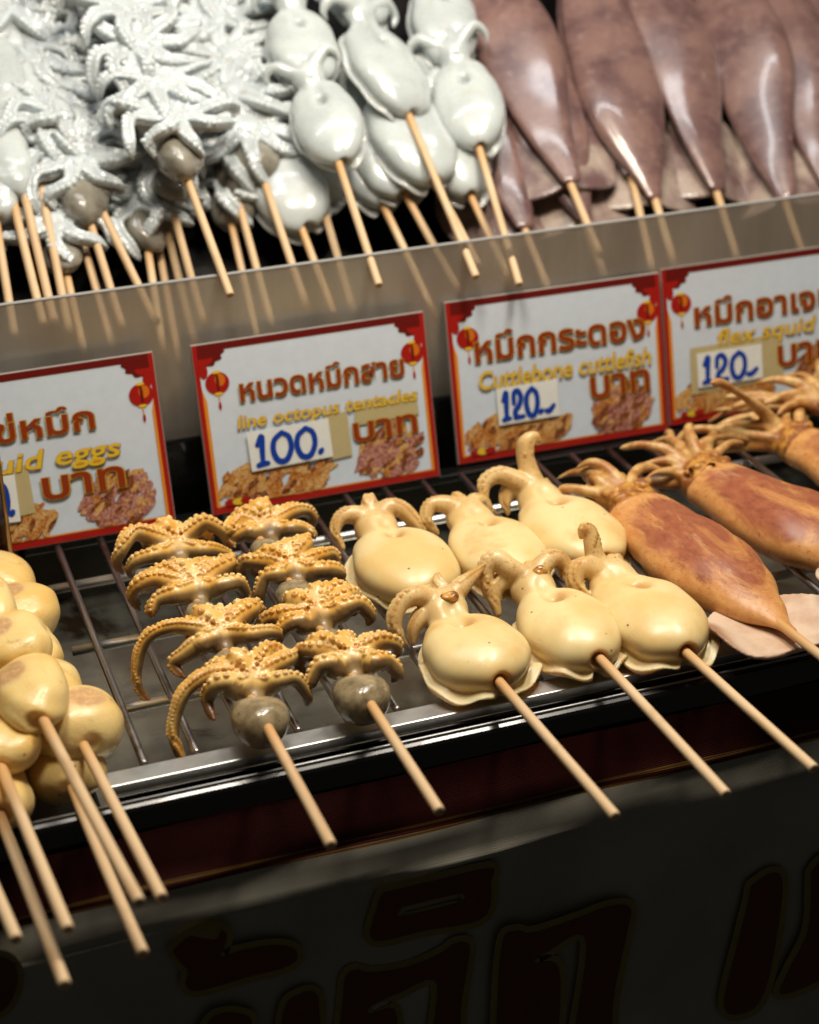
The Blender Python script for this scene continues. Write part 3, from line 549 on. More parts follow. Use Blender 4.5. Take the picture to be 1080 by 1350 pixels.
def text(name, body, bx, mat, parent, z, offset=0.0, shear=0.0, dxy=(0, 0), fit=None):
    cu = bpy.data.curves.new(name, 'FONT'); cu.body = body; cu.size = 1; cu.shear = shear; cu.resolution_u = 3; cu.offset = offset; cu.fill_mode = 'FRONT'
    o = bpy.data.objects.new(name, cu); COL.objects.link(o); bpy.context.view_layer.update()
    me = bpy.data.meshes.new_from_object(o.evaluated_get(bpy.context.evaluated_depsgraph_get())); bpy.data.objects.remove(o); bpy.data.curves.remove(cu)
    V = np.zeros(len(me.vertices)*3); me.vertices.foreach_get('co', V); V = V.reshape(-1, 3)
    if fit is None: fit = (V[:, 0].min(), V[:, 0].max(), V[:, 1].min(), V[:, 1].max())
    x0, x1, y0, y1 = bx; U = V.copy()
    U[:, 0] = (x0+(V[:, 0]-fit[0])/(fit[1]-fit[0])*(x1-x0)+dxy[0])*mm; U[:, 1] = (y0+(V[:, 1]-fit[2])/(fit[3]-fit[2])*(y1-y0)+dxy[1])*mm; U[:, 2] = z
    me.vertices.foreach_set('co', U.ravel()); me.update(); me.name = name; me.materials.clear(); me.materials.append(mat); obj(name, me, None, parent); return fit
def lettering(name, body, bx, parent, z, fill, rim, off, shear=0.0):
    fit = text(name, body, bx, fill, parent, z+.00030, offset=off*.62, shear=shear)
    text(name+'_rim', body, bx, rim, parent, z+.00020, offset=off, shear=shear, fit=fit)
    text(name+'_shadow', body, bx, PSHADE, parent, z+.00010, offset=off*1.15, shear=shear, fit=fit, dxy=(.22, -.25))
def food_print(parent, z, cx, cy, rx, ry, n, mats, seed, name='printed_food'):
    r = random.Random(seed); parts = []
    for i in range(n):
        a = r.uniform(0, 6.3); q = math.sqrt(r.random()); x = cx+rx*q*math.cos(a); y = cy+ry*q*math.sin(a); L = r.uniform(2.2, 6.5); w = r.uniform(1.0, 2.6); th = r.uniform(.2, 1.3); P = []
        for j in range(12):
            t = 6.283*j/12; u, v = L*math.cos(t)*(1+.2*r.uniform(-1, 1)), w*math.sin(t)*(1+.25*r.uniform(-1, 1)); P.append((min(142.0, max(5.5, x+u*math.cos(th)-v*math.sin(th))), max(5, y+u*math.sin(th)+v*math.cos(th))))
        parts.append((P, mats[min(len(mats)-1, int(r.random()*len(mats)))]))
    return layer(name, parts, parent, z)
def sign(label, o, yaw, lean, thai, tb, eng, eb, price, cb, bb, tape, seed):
    ex = Vector((math.cos(yaw), math.sin(yaw), 0)); bk = Vector((-math.sin(yaw), math.cos(yaw), 0)); ey = Vector((0, 0, 1))*math.cos(lean)+bk*math.sin(lean); ez = ex.cross(ey)
    mw = Matrix(((ex.x, ey.x, ez.x, o[0]), (ex.y, ey.y, ez.y, o[1]), (ex.z, ey.z, ez.z, o[2]), (0, 0, 0, 1)))
    t = thing('price_sign', label, 'sign', 'price signs leaning on the acrylic panel', mw)
    box('board', (0, 0, -.0032), (.148, .105, 0), CORE, t, .0003); z = .0002
    r = random.Random(seed)
    layer('white_ground', [([(.7, .7), (147.3, .7), (147.3, 104.3), (.7, 104.3)], PWHITE)], t, z)
    layer('red_border', [([(.5, .5), (3.4, .5), (3.4, 104.5), (.5, 104.5)], PRED), ([(144.6, .5), (147.5, .5), (147.5, 104.5), (144.6, 104.5)], PRED), ([(3.4, .5), (144.6, .5), (144.6, 4.6), (3.4, 4.6)], PRED), ([(3.4, 100.4), (144.6, 100.4), (144.6, 104.5), (3.4, 104.5)], PDRED)], t, z+.0002)
    layer('gold_line', [([(3.4, 4.6), (5.4, 4.0), (5.6, 70), (3.4, 78)], PORANGE), ([(144.6, 4.6), (142.6, 4.6), (142.9, 70), (144.6, 78)], PORANGE), ([(3.4, 4.6), (144.6, 4.6), (144.6, 5.5), (3.4, 5.5)], PORANGE)], t, z+.0003)
    for s_, cx in ((1, 3.3), (-1, 144.7)):
        layer('corner_fan', [([(cx, 100.4)]+[(cx+s_*16*math.cos(a)*(1+.06*math.sin(a*14)), 100.4-10*math.sin(a)*(1+.06*math.sin(a*14))) for a in np.linspace(0, math.pi/2, 22)], PDRED), ([(cx, 96)]+[(cx+s_*9*math.cos(a), 96-5*math.sin(a)) for a in np.linspace(0, math.pi/2, 12)], PRED)], t, z+.00034)
        lx = cx+s_*(10 if s_ > 0 else 7); ly = 80.5
        lan = layer('lantern', [(disc(lx, ly, 7.4, 6.8), PRED), (disc(lx+1.8, ly+1.8, 3.2, 3.8), flat('print_lantern_glow', (.62, .16, .01), .4)), (disc(lx+.2, ly+.2, 1.0, 6.2), PDRED), (disc(lx, ly+6.6, 2.6, .9), PYEL), (disc(lx, ly-6.6, 2.6, .9), PYEL)], t, z+.0004)
        layer('tassel', [([(lx-.4, ly-7.5), (lx+.4, ly-7.5), (lx+.3, ly-12), (lx-.3, ly-12)], PORANGE), (disc(lx, ly-14, .9, 2.4, 12), PRED)], lan, z+.00042)
        layer('small_lantern', [(disc(cx+s_*2.4, ly+8, 2.6, 4.4), PRED)], t, z+.00037)
    food_print(t, z+.0006, 116, 21, 21, 16, 150, [SPK[3], SPK[1], SPK[0], SPK[1], SPK[2], SPK[3], SPK[1]], seed, 'printed_seafood')
    food_print(t, z+.0006, 42, 16, 36, 12, 170, [SPK[0], SPK[2], SPK[2], SPK[0], SPK[3]], seed+9, 'printed_seafood')
    layer('corner_flourish', [(disc(12+5*i, 6.5, 4, 2.2, 10), PYEL if i % 2 else PRED) for i in range(3)], t, z+.0008)
    if tape: layer('tape_patch', [([(x0, y0), (x1, y0+1), (x1-.5, y1), (x0+.6, y1-.8)], PBEIGE) for x0, x1, y0, y1 in tape], t, z+.0009)
    lettering('thai_lettering', thai, tb, t, z+.0010, PTEXT, PYEL, .034); lettering('english_lettering', eng, eb, t, z+.0010, PYEL, PORANGE, .022, .18); lettering('baht_lettering', 'บาท', bb, t, z+.0010, PTEXT, PYEL, .036)
    x0, x1, y0, y1, rot = cb; cx, cy = (x0+x1)/2, (y0+y1)/2
    def rt(P): return [(cx+(x-cx)*math.cos(rot)-(y-cy)*math.sin(rot), cy+(x-cx)*math.sin(rot)+(y-cy)*math.cos(rot)) for x, y in P]
    cme = [(x*mm, y*mm) for x, y in rt([(x0, y0), (x1, y0), (x1, y1), (x0, y1)])]
    cd_ = obj('price_card', pymesh('price_card', [(x, y, z+.0015) for x, y in cme]+[(x, y, z+.0019) for x, y in cme], [(3, 2, 1, 0), (4, 5, 6, 7), (0, 1, 5, 4), (1, 2, 6, 5), (2, 3, 7, 6), (3, 0, 4, 7)]), CARD, t)
    GL = {'1': [[(.22, .70), (.55, .95), (.50, .5), (.46, .06)], [(.15, .04), (.5, .07), (.8, .06)]], '0': [[(.55, .95), (.2, .75), (.12, .4), (.3, .08), (.65, .06), (.9, .4), (.85, .78), (.55, .96)]], '2': [[(.2, .55), (.25, .88), (.55, .95), (.78, .72), (.6, .45), (.3, .3), (.28, .12), (.45, .1), (.2, .06), (.9, .06)]], '.': [[(.1, .1), (.3, .16)]], '-': [[(.0, .12), (.3, .1), (.75, .26)]]}
    adv = {'1': .62, '0': .95, '2': .85, '.': .4, '-': .7}; tot = sum(adv[c] for c in price); xx = x0+(x1-x0)*.06; sc = (x1-x0)*.90/tot; hh = (y1-y0)*.80; yy = y0+(y1-y0)*.10; rb_ = []
    for c in price:
        for stq in GL[c]:
            pts = rt([(xx+px*adv[c]*sc*.95+.12*py*sc*.3, yy+py*hh) for px, py in stq]); rb_ += [(P, BLUE) for P in ribbon(pts, 3.5)]
        xx += adv[c]*sc
    layer('price_figures', rb_, cd_, z+.0022)
    return t
sign('price sign reading squid eggs, cut by the left edge of the photo', (-.0757, .2470, .0004), .004, .226, 'ไข่หมึก', (40, 108, 65, 82), 'squid eggs', (26, 121, 43, 58), '100.', (26, 57, 18, 46, -.02), (72, 121, 27, 41), [(48, 66, 20, 50)], 1)
sign('price sign reading octopus tentacles with handwritten 100', (.0952, .2478, .0004), .0046, .226, 'หนวดหมึกสาย', (26, 131, 67, 82.5), 'line octopus tentacles', (22, 138, 48, 59), '100.', (27, 79, 24, 48, .02), (94, 136, 30.5, 43), [(76, 92, 22, 51), (96, 138, 41, 54)], 2)
sign('price sign reading Cuttlebone cuttlefish with handwritten 120', (.2597, .2593, .0004), -.0147, .2047, 'หมึกกระดอง', (17, 135, 64, 83), 'Cuttlebone cuttlefish', (18, 138, 46, 58), '120.-', (29, 71, 22, 46, .01), (94, 136, 29, 44), None, 3)
sign('price sign at far right above the grilled squid, handwritten 120', (.4112, .2625, .0004), -.010, .205, 'หมึกอาเจน', (22, 127, 64, 82), 'flex squid', (38, 112, 46, 60), '120-', (22, 70, 23, 46, .0), (82, 126, 28, 43), [(17, 86, 19, 51)], 4)

# ------------------------------------------------------------------ GRILLED OCTOPUS SKEWERS
def skewer_root(name, label, cat, group, end_px, z_end, dirv, z_hint=(0, 0, 1)):
    e = onZ(end_px, z_end); return thing(name, label, cat, group, frame_mw(e, dirv, z_hint)), e
def grilled_line(end_px, thru_px, z):
    a = onZ(end_px, z); b = onZ(thru_px, z); return a, (b-a)/np.linalg.norm(b-a)
OCT = []
def octo_skewer(label, end_px, head_px, items, z=.0185):
    a, d = grilled_line(end_px, head_px, z); t = thing('octopus_skewer', label, 'skewer', 'grilled octopus skewers', frame_mw(a, d)); inv = t.matrix_world.inverted()
    hy = (inv@Vector(onZ(head_px, z))).y; obj('stick', stick_mesh(0, items[-1][0]+.02, .0026, hy-.002), None, t)
    for k, (yy, xx, zz, arms, mr) in enumerate(items):
        o = obj('octopus', octopus_mesh('octopus', arms, .55*mm, OGRILL, r0=6.1, seed=k+11, suck=1.7, dome=(11, 9, 6.5)), None, t, (xx, yy, zz))
        m = obj('mantle', mantle_mesh('mantle', mr, .9*mm, OMANT, k+3), None, o, (0-xx*.8, -.0265 if k == 0 else -.022, -.004-zz*.6))
    return t
# distances along the stick measured from the hand end
HL = [(-8, 3, 6), (-20, 5, 6), (-33, 2, 0), (-40, -3, -14), (-40, -8, -26), (-35, -14, -34)]
HL2 = [(-8, 2, 5), (-22, 6, 8), (-36, 6, 5), (-43, 3, -8), (-44, -1, -20), (-38, -6, -29)]
def along(end_px, head_px, px, z=.0165):
    a, d = grilled_line(end_px, head_px, z); q = onZ(px, z+.004)-a; return float(q@d), float(q@np.cross(d, (0, 0, 1)))
def oc(endp, headp, px, arms, mr=(10.5, 11, 9), dz=.002):
    y, x = along(endp, headp, px); return (y, x*.6, dz, arms, mr)
eL, hL = (437, 1115), (352, 962); eR, hR = (580, 1070), (489, 933)
octo_skewer('grilled octopus skewer nearest the squid eggs, arm tips hanging through the bars', eL, hL, [
    oc(eL, hL, (334, 896), grilled_arms(1, 19, 22, 19, HL), (14, 13.5, 11.5)), oc(eL, hL, (292, 836), grilled_arms(2, 21, 23, 19, HL2), (9, 10, 8)), oc(eL, hL, (260, 774), grilled_arms(3, 23, 23, 19), (9, 10, 8)), oc(eL, hL, (238, 718), grilled_arms(4, 24, 23, 15), (9, 10, 8))])
octo_skewer('grilled octopus skewer beside the cuttlefish, tentacles curled up tight', eR, hR, [
    oc(eR, hR, (464, 868), grilled_arms(5, 18, 18, 19), (14, 13.5, 11.5)), oc(eR, hR, (424, 808), grilled_arms(6, 20, 22, 18), (9, 10, 8)), oc(eR, hR, (392, 746), grilled_arms(7, 19, 22, 18), (11, 11, 8)), oc(eR, hR, (360, 692), grilled_arms(8, 20, 22, 15), (9, 10, 8))])

# ------------------------------------------------------------------ GRILLED CUTTLEFISH SKEWERS
def cuttle(label, endp, items, z=.013):
    c = onZ(items[0]['px'], z); e = onZ(endp, z-.001); d = c-e; L = float(np.linalg.norm(d)); d = d/L
    t = thing('cuttlefish_skewer', label, 'skewer', 'grilled cuttlefish skewers', frame_mw(e, d)); inv = t.matrix_world.inverted()
    for it in items:
        p = inv@Vector(onZ(it['px'], z)); a_, b_, c_ = it['dims']; db = b_*.16; hd_ = np.array(it.get('head', (0, 40, 2)), float); p.y += db*.7*mm
        arms_ = [[tuple(hd_+(np.array(q)-hd_)*(.80, .80, .88)+(0, db*.55, 0)) for q in A] for A in it['arms']]; it['head'] = tuple(hd_+(0, db*.45, 0))
        if it.get('beak'): it['beak'] = tuple(np.array(it['beak'])+(0, db*.45, 0))
        o = obj('cuttlefish', cuttle_mesh('cuttlefish', arms_, (a_, b_+db, c_-.7), KGRILL, .7*mm, it['seed'], it.get('head', (0, 40, 2)), it.get('hr', (13, 13, 11)), it.get('finw', 5.5), armr=it.get('armr', 7.4)), None, t, (p.x, p.y, 0)); o.rotation_euler = (0, 0, it.get('rz', 0))
        if it.get('beak'): obj('beak', beak_mesh(it['seed']), None, o, tuple(np.array(it['beak'])*mm))
    f = items[0]; obj('stick', stick_mesh(0, p.y+.04, .0026, L-f['dims'][1]*mm-.001, seed=f['seed']), None, t); return t
cuttle('grilled cuttlefish skewer beside the octopus, front one with arms flung left and right', (812, 1077), [
    dict(px=(630, 864), seed=1, dims=(25.5, 27, 13.5), head=(-1, 37, 5), beak=(1, 33, 15), finw=7, arms=[[(0, 38, 6), (-13, 42, 14), (-26, 41, 16), (-35, 36, 8), (-36, 31, -3), (-32, 29, -9)], [(0, 40, 5), (13, 45, 12), (26, 52, 15), (38, 58, 18)], [(-3, 44, 5), (-8, 54, 10), (-10, 62, 8)], [(3, 42, 7), (2, 52, 14), (4, 58, 19)], [(-4, 38, 4), (-16, 36, 5), (-24, 32, 0), (-26, 28, -9)]]),
    dict(px=(536, 750), seed=4, dims=(27.5, 33, 14), head=(0, 41, 3), arms=[[(0, 42, 6), (-12, 50, 11), (-23, 50, 11), (-30, 44, 4), (-28, 36, -5)], [(2, 42, 6), (12, 48, 12), (22, 44, 11), (30, 34, 3), (33, 28, -5)], [(0, 44, 7), (0, 52, 14), (2, 58, 16), (6, 60, 10)]])])
cuttle('grilled cuttlefish skewer in the middle, stick showing in the hole of its front one', (958, 1048), [
    dict(px=(752, 832), seed=2, dims=(23.5, 31, 13.5), beak=(3, 39, 13), finw=5, arms=[[(0, 42, 6), (-11, 48, 13), (-20, 56, 19), (-28, 55, 15), (-30, 48, 4), (-25, 44, -2), (-21, 47, 2)], [(2, 42, 6), (12, 48, 13), (22, 50, 15), (28, 46, 8), (25, 41, 1)], [(-2, 44, 5), (-14, 50, 7), (-26, 46, 1), (-27, 38, -10)], [(0, 46, 6), (6, 56, 8), (12, 58, 3)]]),
    dict(px=(660, 733), seed=5, dims=(24.5, 33, 13.5), arms=[[(-2, 42, 6), (-14, 48, 12), (-25, 50, 12), (-31, 44, 4), (-25, 40, -5)], [(2, 42, 6), (10, 52, 8), (18, 54, 6), (22, 50, -2)], [(0, 44, 7), (-3, 54, 12), (0, 60, 10)]])])
cuttle('grilled cuttlefish skewer touching the grilled squid, front arms curled into a knot', (1074, 1014), [
    dict(px=(860, 818), seed=3, dims=(25, 34, 14), finw=6.5, arms=[[(0, 40, 6), (-6, 48, 12), (-7, 54, 22), (-8, 57, 29), (-12, 57, 32), (-14, 55, 27)], [(-3, 38, 5), (-14, 44, 11), (-22, 44, 11), (-27, 39, 4), (-23, 34, -3), (-18, 33, -3)], [(-3, 40, 4), (-12, 48, 6), (-22, 50, 4), (-28, 46, -5)], [(2, 42, 5), (9, 50, 7), (14, 50, 1)]]),
    dict(px=(757, 706), seed=6, dims=(25.5, 36, 14), arms=[[(0, 42, 6), (-12, 52, 13), (-24, 58, 17), (-36, 56, 13), (-39, 48, 2), (-32, 44, -5)], [(1, 44, 6), (0, 54, 17), (-1, 60, 29), (2, 62, 37), (8, 62, 39), (12, 62, 35)], [(-3, 44, 5), (-14, 54, 6), (-22, 50, -1), (-23, 44, -8)], [(3, 42, 5), (10, 50, 6), (12, 54, 1)]])])

# ------------------------------------------------------------------ GRILLED SQUID
def gsquid(label, tail_px, head_px, w, seed, tents, stick_len=.09, z=.014, spread=.62, extra=0):
    a = onZ(tail_px, z); b = onZ(head_px, z); L = float(np.linalg.norm(b-a)); d = (b-a)/L
    t = thing('squid_skewer', label, 'skewer', 'grilled squid skewers', frame_mw(a, d)); LL = L/mm
    T = [[(x0*w*.4, LL+14, 1+z0*.2)]+[(x*spread, LL+y*.92, zz*1.15+1) for x, y, zz in pts] for x0, z0, pts in tents]
    rr_ = random.Random(seed+40)
    for _ in range(extra):
        a_ = rr_.uniform(-1.1, 1.1); l_ = rr_.uniform(45, 85); up_ = rr_.uniform(-4, 9); T.append([(a_*w*.3, LL+14, up_*.3), (math.sin(a_)*l_*.45, LL+14+math.cos(a_)*l_*.4, up_), (math.sin(a_+rr_.uniform(-.3, .3))*l_*.75, LL+14+math.cos(a_)*l_*.7, up_+rr_.uniform(-3, 4)), (math.sin(a_+rr_.uniform(-.6, .6))*l_, LL+14+math.cos(a_)*l_*.9, rr_.uniform(-8, 6))])
    obj('squid', squid_mesh('squid', LL, w, SGRILL, 1.0*mm, seed, tent=T, thick=.60), None, t)
    for s_ in (-1, 1):
        o = obj('fin', fin_mesh('fin', s_, SGRILL, seed+s_, 56, 33, bend=-5, rip=3.2), None, t, (s_*.002, -.006, -.0075)); o.rotation_euler = (0, s_*-.04, -s_*.10)
    obj('stick', stick_mesh(-stick_len, LL*mm, .0026, 0.0, seed=seed), None, t); return t
TE1 = [(.1, 1, [(-1, 32, 8), (-6, 44, 13), (-16, 52, 14), (-27, 58, 9)]), (.9, 0, [(16, 24, 3), (30, 30, 5), (40, 36, 0)]), (-.5, 1, [(-14, 30, 6), (-20, 40, 9), (-20, 50, 4)]), (-.6, 0, [(-10, 30, 4), (-22, 44, 3), (-34, 52, -3)]), (-.3, 1, [(-8, 36, 7), (-14, 52, 8), (-24, 66, 4), (-36, 72, 0)]), (0, 1, [(2, 38, 5), (6, 54, 6), (2, 72, 2)]), (.4, 0, [(9, 34, 2), (18, 50, 2), (22, 66, -2)]), (.7, 1, [(12, 30, 5), (26, 40, 8), (44, 44, 7), (60, 40, 3)]), (-.8, -1, [(-12, 26, -2), (-26, 34, -4), (-38, 36, -8)])]
TE2 = [(-.9, 0, [(-16, 24, 3), (-30, 26, 5), (-42, 24, 2)]), (.9, 0, [(18, 24, 4), (32, 28, 8), (46, 30, 5)]), (.4, 1, [(8, 34, 10), (14, 48, 15), (24, 56, 13)]), (-.6, 0, [(-12, 30, 6), (-26, 36, 7), (-40, 38, 5)]), (-.2, 1, [(-9, 36, 9), (-20, 50, 12), (-30, 62, 9)]), (.2, 1, [(4, 40, 6), (8, 58, 7), (4, 74, 2)]), (.6, 0, [(12, 34, 5), (26, 40, 8), (44, 42, 6), (58, 38, 2)]), (0, -1, [(-2, 30, 0), (-6, 50, -2), (-12, 68, -6)])]
gsquid('grilled squid with dark purple-brown back and fins spread over the rail', (1046, 836), (848, 680), 29, 1, TE1, extra=3)
gsquid('pinkish grilled squid at the right edge, behind the dark backed one', (1190, 770), (945, 640), 30, 2, TE2, spread=.95, extra=6)
gsquid('grilled squid at far right, only its head and tentacles in view', (1270, 690), (1066, 592), 26, 3, [(-.6, 0, [(-10, 30, 6), (-24, 36, 9), (-40, 40, 10)]), (-.2, 1, [(-8, 30, 10), (-22, 32, 22), (-38, 30, 33), (-50, 30, 40), (-58, 30, 42)]), (.2, 1, [(2, 40, 6), (6, 56, 8), (4, 72, 4)]), (.5, 0, [(9, 34, 5), (20, 44, 8), (30, 50, 4)])], spread=1.0, extra=8)
gsquid('grilled squid furthest back at the right edge, tentacle tips below the sign', (1330, 640), (1120, 548), 24, 5, TE2, spread=1.0, extra=7, z=.022)

# ------------------------------------------------------------------ GRILLED SQUID EGGS
def egg_skewer(label, endp, thru, z_end, z_in, eggs, sizes, seed, mat=EGRILL, group='grilled squid egg skewers'):
    a = onZ(endp, z_end); b = onZ(thru, z_in); d = (b-a)/np.linalg.norm(b-a); t = thing('squid_egg_skewer', label, 'skewer', group, frame_mw(a, d)); L0 = float(np.linalg.norm(b-a)); y = L0
    for k in range(eggs):
        r = np.array(sizes[k % len(sizes)])*np.random.RandomState(seed*5+k).uniform(.86, 1.1, 3); o = obj('squid_egg', egg_mesh('squid_egg', r, mat, seed*7+k), None, t, (random.Random(seed+k).uniform(-.002, .002), y+r[1]*mm*.92, 0)); o.rotation_euler = (0, random.Random(seed*3+k).uniform(-.35, .35), random.Random(seed+k*5).uniform(-.15, .15)); y += r[1]*mm*1.78
    obj('stick', stick_mesh(0, y, .0027, L0, seed=seed), None, t); return t
EG = [(20, 26, 14), (18, 24, 13), (19, 27, 14)]
egg_skewer('squid egg skewer on top of the pile with a brownish pink spot on its egg', (184, 1190), (60, 950), .030, .036, 3, EG, 1)
egg_skewer('squid egg skewer nearest the steel rail, stick ending furthest right', (214, 1184), (108, 986), .013, .012, 5, [(22, 25, 16), (20, 25, 15), (20, 25, 15)], 2)
egg_skewer('squid egg skewer cut by the left edge, egg below the spotted one', (90, 1226), (4, 1012), .020, .022, 3, EG, 3)
egg_skewer('squid egg skewer lying deepest in the pan, egg in shadow under two others', (189, 1258), (98, 1040), .002, -.004, 2, [(19, 22, 13)], 4)
egg_skewer('squid egg skewer with the lowest stick end in the photo', (86, 1299), (-2, 1075), .006, .006, 2, EG, 5)
egg_skewer('squid egg skewer showing only a stick end at the left edge', (22, 1239), (-50, 1080), .016, .018, 2, EG, 6)

# ------------------------------------------------------------------ RAW SKEWERS IN THE DISPLAY TRAY
SL = .62
def raw_root(name, label, group, start, end, over, lift=0.0):
    E_ = onY(end, .268 if over else .2925); P_ = onS(start, E_[1], E_[2], SL); d = (P_-E_)/np.linalg.norm(P_-E_)
    return thing(name, label, 'skewer', group, frame_mw(E_, d)), float(np.linalg.norm(P_-E_))
def star_arms(seed, n=8, L=30):
    r = random.Random(seed); A = []
    for i in range(n):
        a = 2*math.pi*(i+.5)/n+r.uniform(-.2, .2); l = L*r.uniform(.78, 1.08); b = a+r.uniform(-.38, .38); up = r.uniform(0, 8)
        A.append(([(math.cos(a)*l*.35, math.sin(a)*l*.35, 2), (math.cos(a)*l*.7, math.sin(a)*l*.7, up), (math.cos(b)*l*.95, math.sin(b)*l*.95, up*.3-1), (math.cos(b+.15)*l*1.03, math.sin(b+.15)*l*1.03, -7)], 0.0, .8))
    return A
ROM = [octopus_mesh('raw_octopus', star_arms(20+i, 9, 37), .85*mm, ROCTO, r0=6.0, suck=2.1, seed=i, dome=(12, 12, 5), taper=.6) for i in range(4)]
RMM = [mantle_mesh('raw_mantle', (15.5-i, 16.5, 12.5), 1.2*mm, RMANT, 30+i, 2.4) for i in range(3)]
def raw_octo(label, start, end, n, seed, over=False):
    n = n+1 if n > 3 else n; t, L0 = raw_root('raw_octopus_skewer', label, 'raw octopus skewers', start, end, over); r = random.Random(seed); y = L0
    obj('stick', stick_mesh(0, y+.03+.034*n, .0026, y+.004, seed=seed), None, t)
    for k in range(n):
        o = obj('octopus', ROM[(seed+k) % 4], None, t, (r.uniform(-.004, .004), y+.036+k*.034, .006)); o.rotation_euler = (.05+r.uniform(-.15, .15), r.uniform(-.25, .25), r.uniform(-3, 3)); o.scale = (1.18, 1.18, 1.1)
        m = obj('mantle', RMM[(seed+k) % 3], None, o, (0, 0, 0)); m.matrix_parent_inverse = Matrix.Identity(4); m.matrix_basis = (Matrix.Translation(o.location)@o.rotation_euler.to_matrix().to_4x4()@Matrix.Diagonal((1.18, 1.18, 1.1, 1))).inverted()@Matrix.Translation((0, y+.010+k*.034, .002 if k == 0 else -.005))@Matrix.Rotation(r.uniform(-1, 1), 4, 'Y')@Matrix.Diagonal((.92, r.uniform(.9, 1.2), .9, 1))
    return t
raw_octo('raw octopus skewer, leftmost with a grey head fully in view', (128, 262), (207, 427), 5, 1)
raw_octo('raw octopus skewer in the middle whose stick lies over the acrylic panel', (240, 224), (304, 390), 5, 2, True)
raw_octo('raw octopus skewer next to the white cuttlefish', (347, 232), (405, 407), 5, 3)
raw_octo('raw octopus skewer just left of the one beside the cuttlefish', (312, 252), (362, 440), 5, 4)
raw_octo('raw octopus skewer half hidden under the leftmost full head', (114, 280), (163, 436), 5, 5)
raw_octo('raw octopus skewer deep left, thin head under the pile', (100, 292), (150, 462), 5, 6)
raw_octo('raw octopus skewer directly under the middle one, head just showing', (226, 266), (270, 432), 5, 7)
raw_octo('raw octopus skewer left of centre in the second layer', (216, 283), (262, 470), 5, 8)
raw_octo('raw octopus skewer in the dark third layer below the middle', (206, 306), (238, 485), 4, 9)
raw_octo('raw octopus skewer lowest in the dark under the pile centre', (194, 326), (216, 470), 1, 10)
raw_octo('raw octopus skewer low in the shadow near the cuttlefish', (304, 290), (345, 470), 5, 12)
raw_octo('raw octopus skewer low in the shadow by the raw squid eggs', (88, 360), (112, 470), 5, 13)
REM = [egg_mesh('raw_egg', (19, 40, 14), RWHITE, 50+i, 1.2*mm) for i in range(2)]
def raw_egg(label, start, end, n, seed, over=False):
    t, L0 = raw_root('raw_squid_egg_skewer', label, 'raw squid egg skewers', start, end, over); obj('stick', stick_mesh(0, L0+.07*n, .0027, L0, seed=seed), None, t)
    for k in range(n): o = obj('squid_egg', REM[(seed+k) % 2], None, t, (0, L0+.037+k*.068, 0)); o.rotation_euler = (0, .2*(k % 3-1), 0)
raw_egg('raw white squid egg skewer at the left edge, upper one', (12, 160), (72, 426), 3, 1)
raw_egg('raw white squid egg skewer beside the octopus pile', (42, 197), (92, 440), 4, 2)
raw_egg('raw squid egg skewer in shadow beneath the two white ones', (18, 262), (58, 430), 1, 3)
raw_egg('raw squid egg skewer whose stick leaves the photo at left', (-4, 290), (20, 446), 1, 4)
RA = [[[(0, 50, 4), (-13, 56, 10), (-25, 58, 9), (-32, 52, 2), (-28, 46, -4)], [(2, 50, 4), (13, 56, 9), (25, 58, 10), (33, 52, 4), (29, 44, 0)], [(0, 52, 4), (-5, 64, 8), (-12, 72, 4)], [(2, 52, 4), (8, 64, 7), (14, 72, 2)], [(0, 52, 6), (2, 62, 12), (8, 66, 14), (12, 62, 11)]],
      [[(0, 50, 4), (-14, 58, 8), (-24, 64, 12), (-33, 62, 8), (-34, 54, 0)], [(2, 50, 4), (12, 60, 10), (22, 66, 12), (30, 62, 6), (30, 54, 0)], [(0, 52, 4), (0, 66, 9), (6, 74, 6)], [(-2, 52, 4), (-12, 64, 4), (-20, 70, -3)]]]
RCM = [cuttle_mesh('raw_cuttlefish', RA[i], (29-2*i, 44, 13), RWHITE, 1.15*mm, 60+i, (0, 52, 3), (15, 14, 12), 5, True, 7.0, False) for i in range(2)]
def raw_cuttle(label, start, end, n, seed, over=False, dx=0.0, sc=1.0):
    t, L0 = raw_root('raw_cuttlefish_skewer', label, 'raw cuttlefish skewers', start, end, over); r = random.Random(seed); obj('stick', stick_mesh(0, L0+.09*n-.02, .0026, L0, seed=seed), None, t)
    for k in range(n): o = obj('cuttlefish', RCM[(seed+k) % 2], None, t, (dx, L0+(.042+k*.088)*sc, .001)); o.rotation_euler = (0, r.uniform(-.35, .35), r.uniform(-.10, .10)); o.scale = (sc*r.uniform(.88, 1.0), sc, sc*r.uniform(.8, 1.0))
raw_cuttle('raw white cuttlefish skewer beside the octopus, the smaller low one', (447, 212), (500, 377), 2, 1, True, 0, .80)
raw_cuttle('big raw white cuttlefish skewer with its stick crossing over the acrylic panel', (535, 150), (628, 366), 2, 2, True)
raw_cuttle('raw white cuttlefish skewer touching the purple squid', (632, 192), (685, 376), 2, 3, True, 0, .9)
raw_cuttle('raw cuttlefish skewer under the small low one', (422, 262), (468, 418), 1, 5)
raw_cuttle('raw cuttlefish skewer in the second layer, left of the big one', (502, 268), (575, 420), 1, 6)
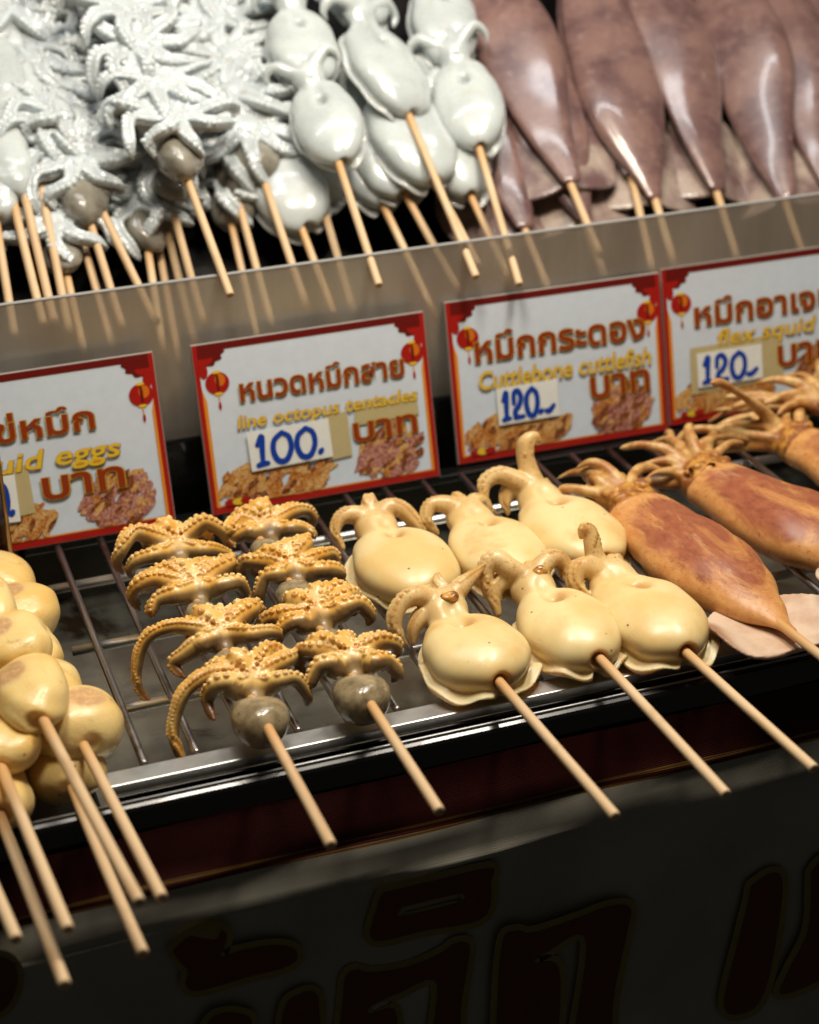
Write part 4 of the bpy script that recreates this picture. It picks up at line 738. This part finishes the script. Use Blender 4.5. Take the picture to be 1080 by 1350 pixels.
raw_cuttle('raw cuttlefish skewer directly under the big white one', (535, 254), (608, 388), 1, 7)
raw_cuttle('raw cuttlefish skewer low in shadow near the octopus', (398, 300), (445, 425), 1, 8)
raw_cuttle('raw cuttlefish skewer under the one touching the purple squid', (620, 256), (676, 376), 1, 9)
raw_cuttle('raw cuttlefish skewer half hidden right of the big one', (572, 238), (632, 352), 1, 10)
RSM = [squid_mesh('raw_squid', 240, 31-2*i, RSQUID, 1.5*mm, 70+i, head=True, thick=.38, tailw=.2, taper=.40, ridge=.8, wob=1.1) for i in range(2)]
RFM = {s_: fin_mesh('raw_fin', s_, RFIN, 80+s_, 86, 42, 1.3*mm, 10) for s_ in (-1, 1)}
def raw_squid(label, start, end, seed, over=False, rx=0.0):
    t, L0 = raw_root('raw_squid_skewer', label, 'raw squid skewers', start, end, over); obj('stick', stick_mesh(0, L0+.15, .0028, L0+.01, seed=seed), None, t)
    rx = ((seed*37) % 7-3)*.09; o = obj('squid', RSM[seed % 2], None, t, (0, L0-.004, .002)); o.rotation_euler = (((seed*5) % 4)*.018, rx, ((seed*3) % 5-2)*.02)
    for s_ in (-1, 1): f = obj('fin', RFM[s_], None, t, (s_*.004, L0-.002, -.007)); f.rotation_euler = (0, s_*.10+rx, -s_*.05+.03*(seed % 3-1))
raw_squid('raw purple squid skewer beside the white cuttlefish', (752, 240), (792, 338), 1)
raw_squid('raw purple squid skewer second from the cuttlefish, orange stick', (830, 232), (862, 365), 2)
raw_squid('raw purple squid skewer in the middle of the squid pile', (945, 250), (975, 352), 3)
raw_squid('raw purple squid skewer at the top right corner', (1150, 190), (1180, 330), 4)
raw_squid('raw squid skewer in the second layer under the first purple squid', (690, 300), (728, 395), 5)
raw_squid('raw squid skewer in the second layer between two purple squids', (862, 262), (890, 352), 6)
raw_squid('raw greyish squid skewer under the right part of the squid pile', (1035, 262), (1062, 345), 7)
raw_squid('raw squid skewer low in shadow between the first two purple squids', (770, 290), (800, 372), 8)
raw_squid('raw squid skewer at the right edge behind the panel, mostly cut off', (1100, 258), (1124, 338), 9)
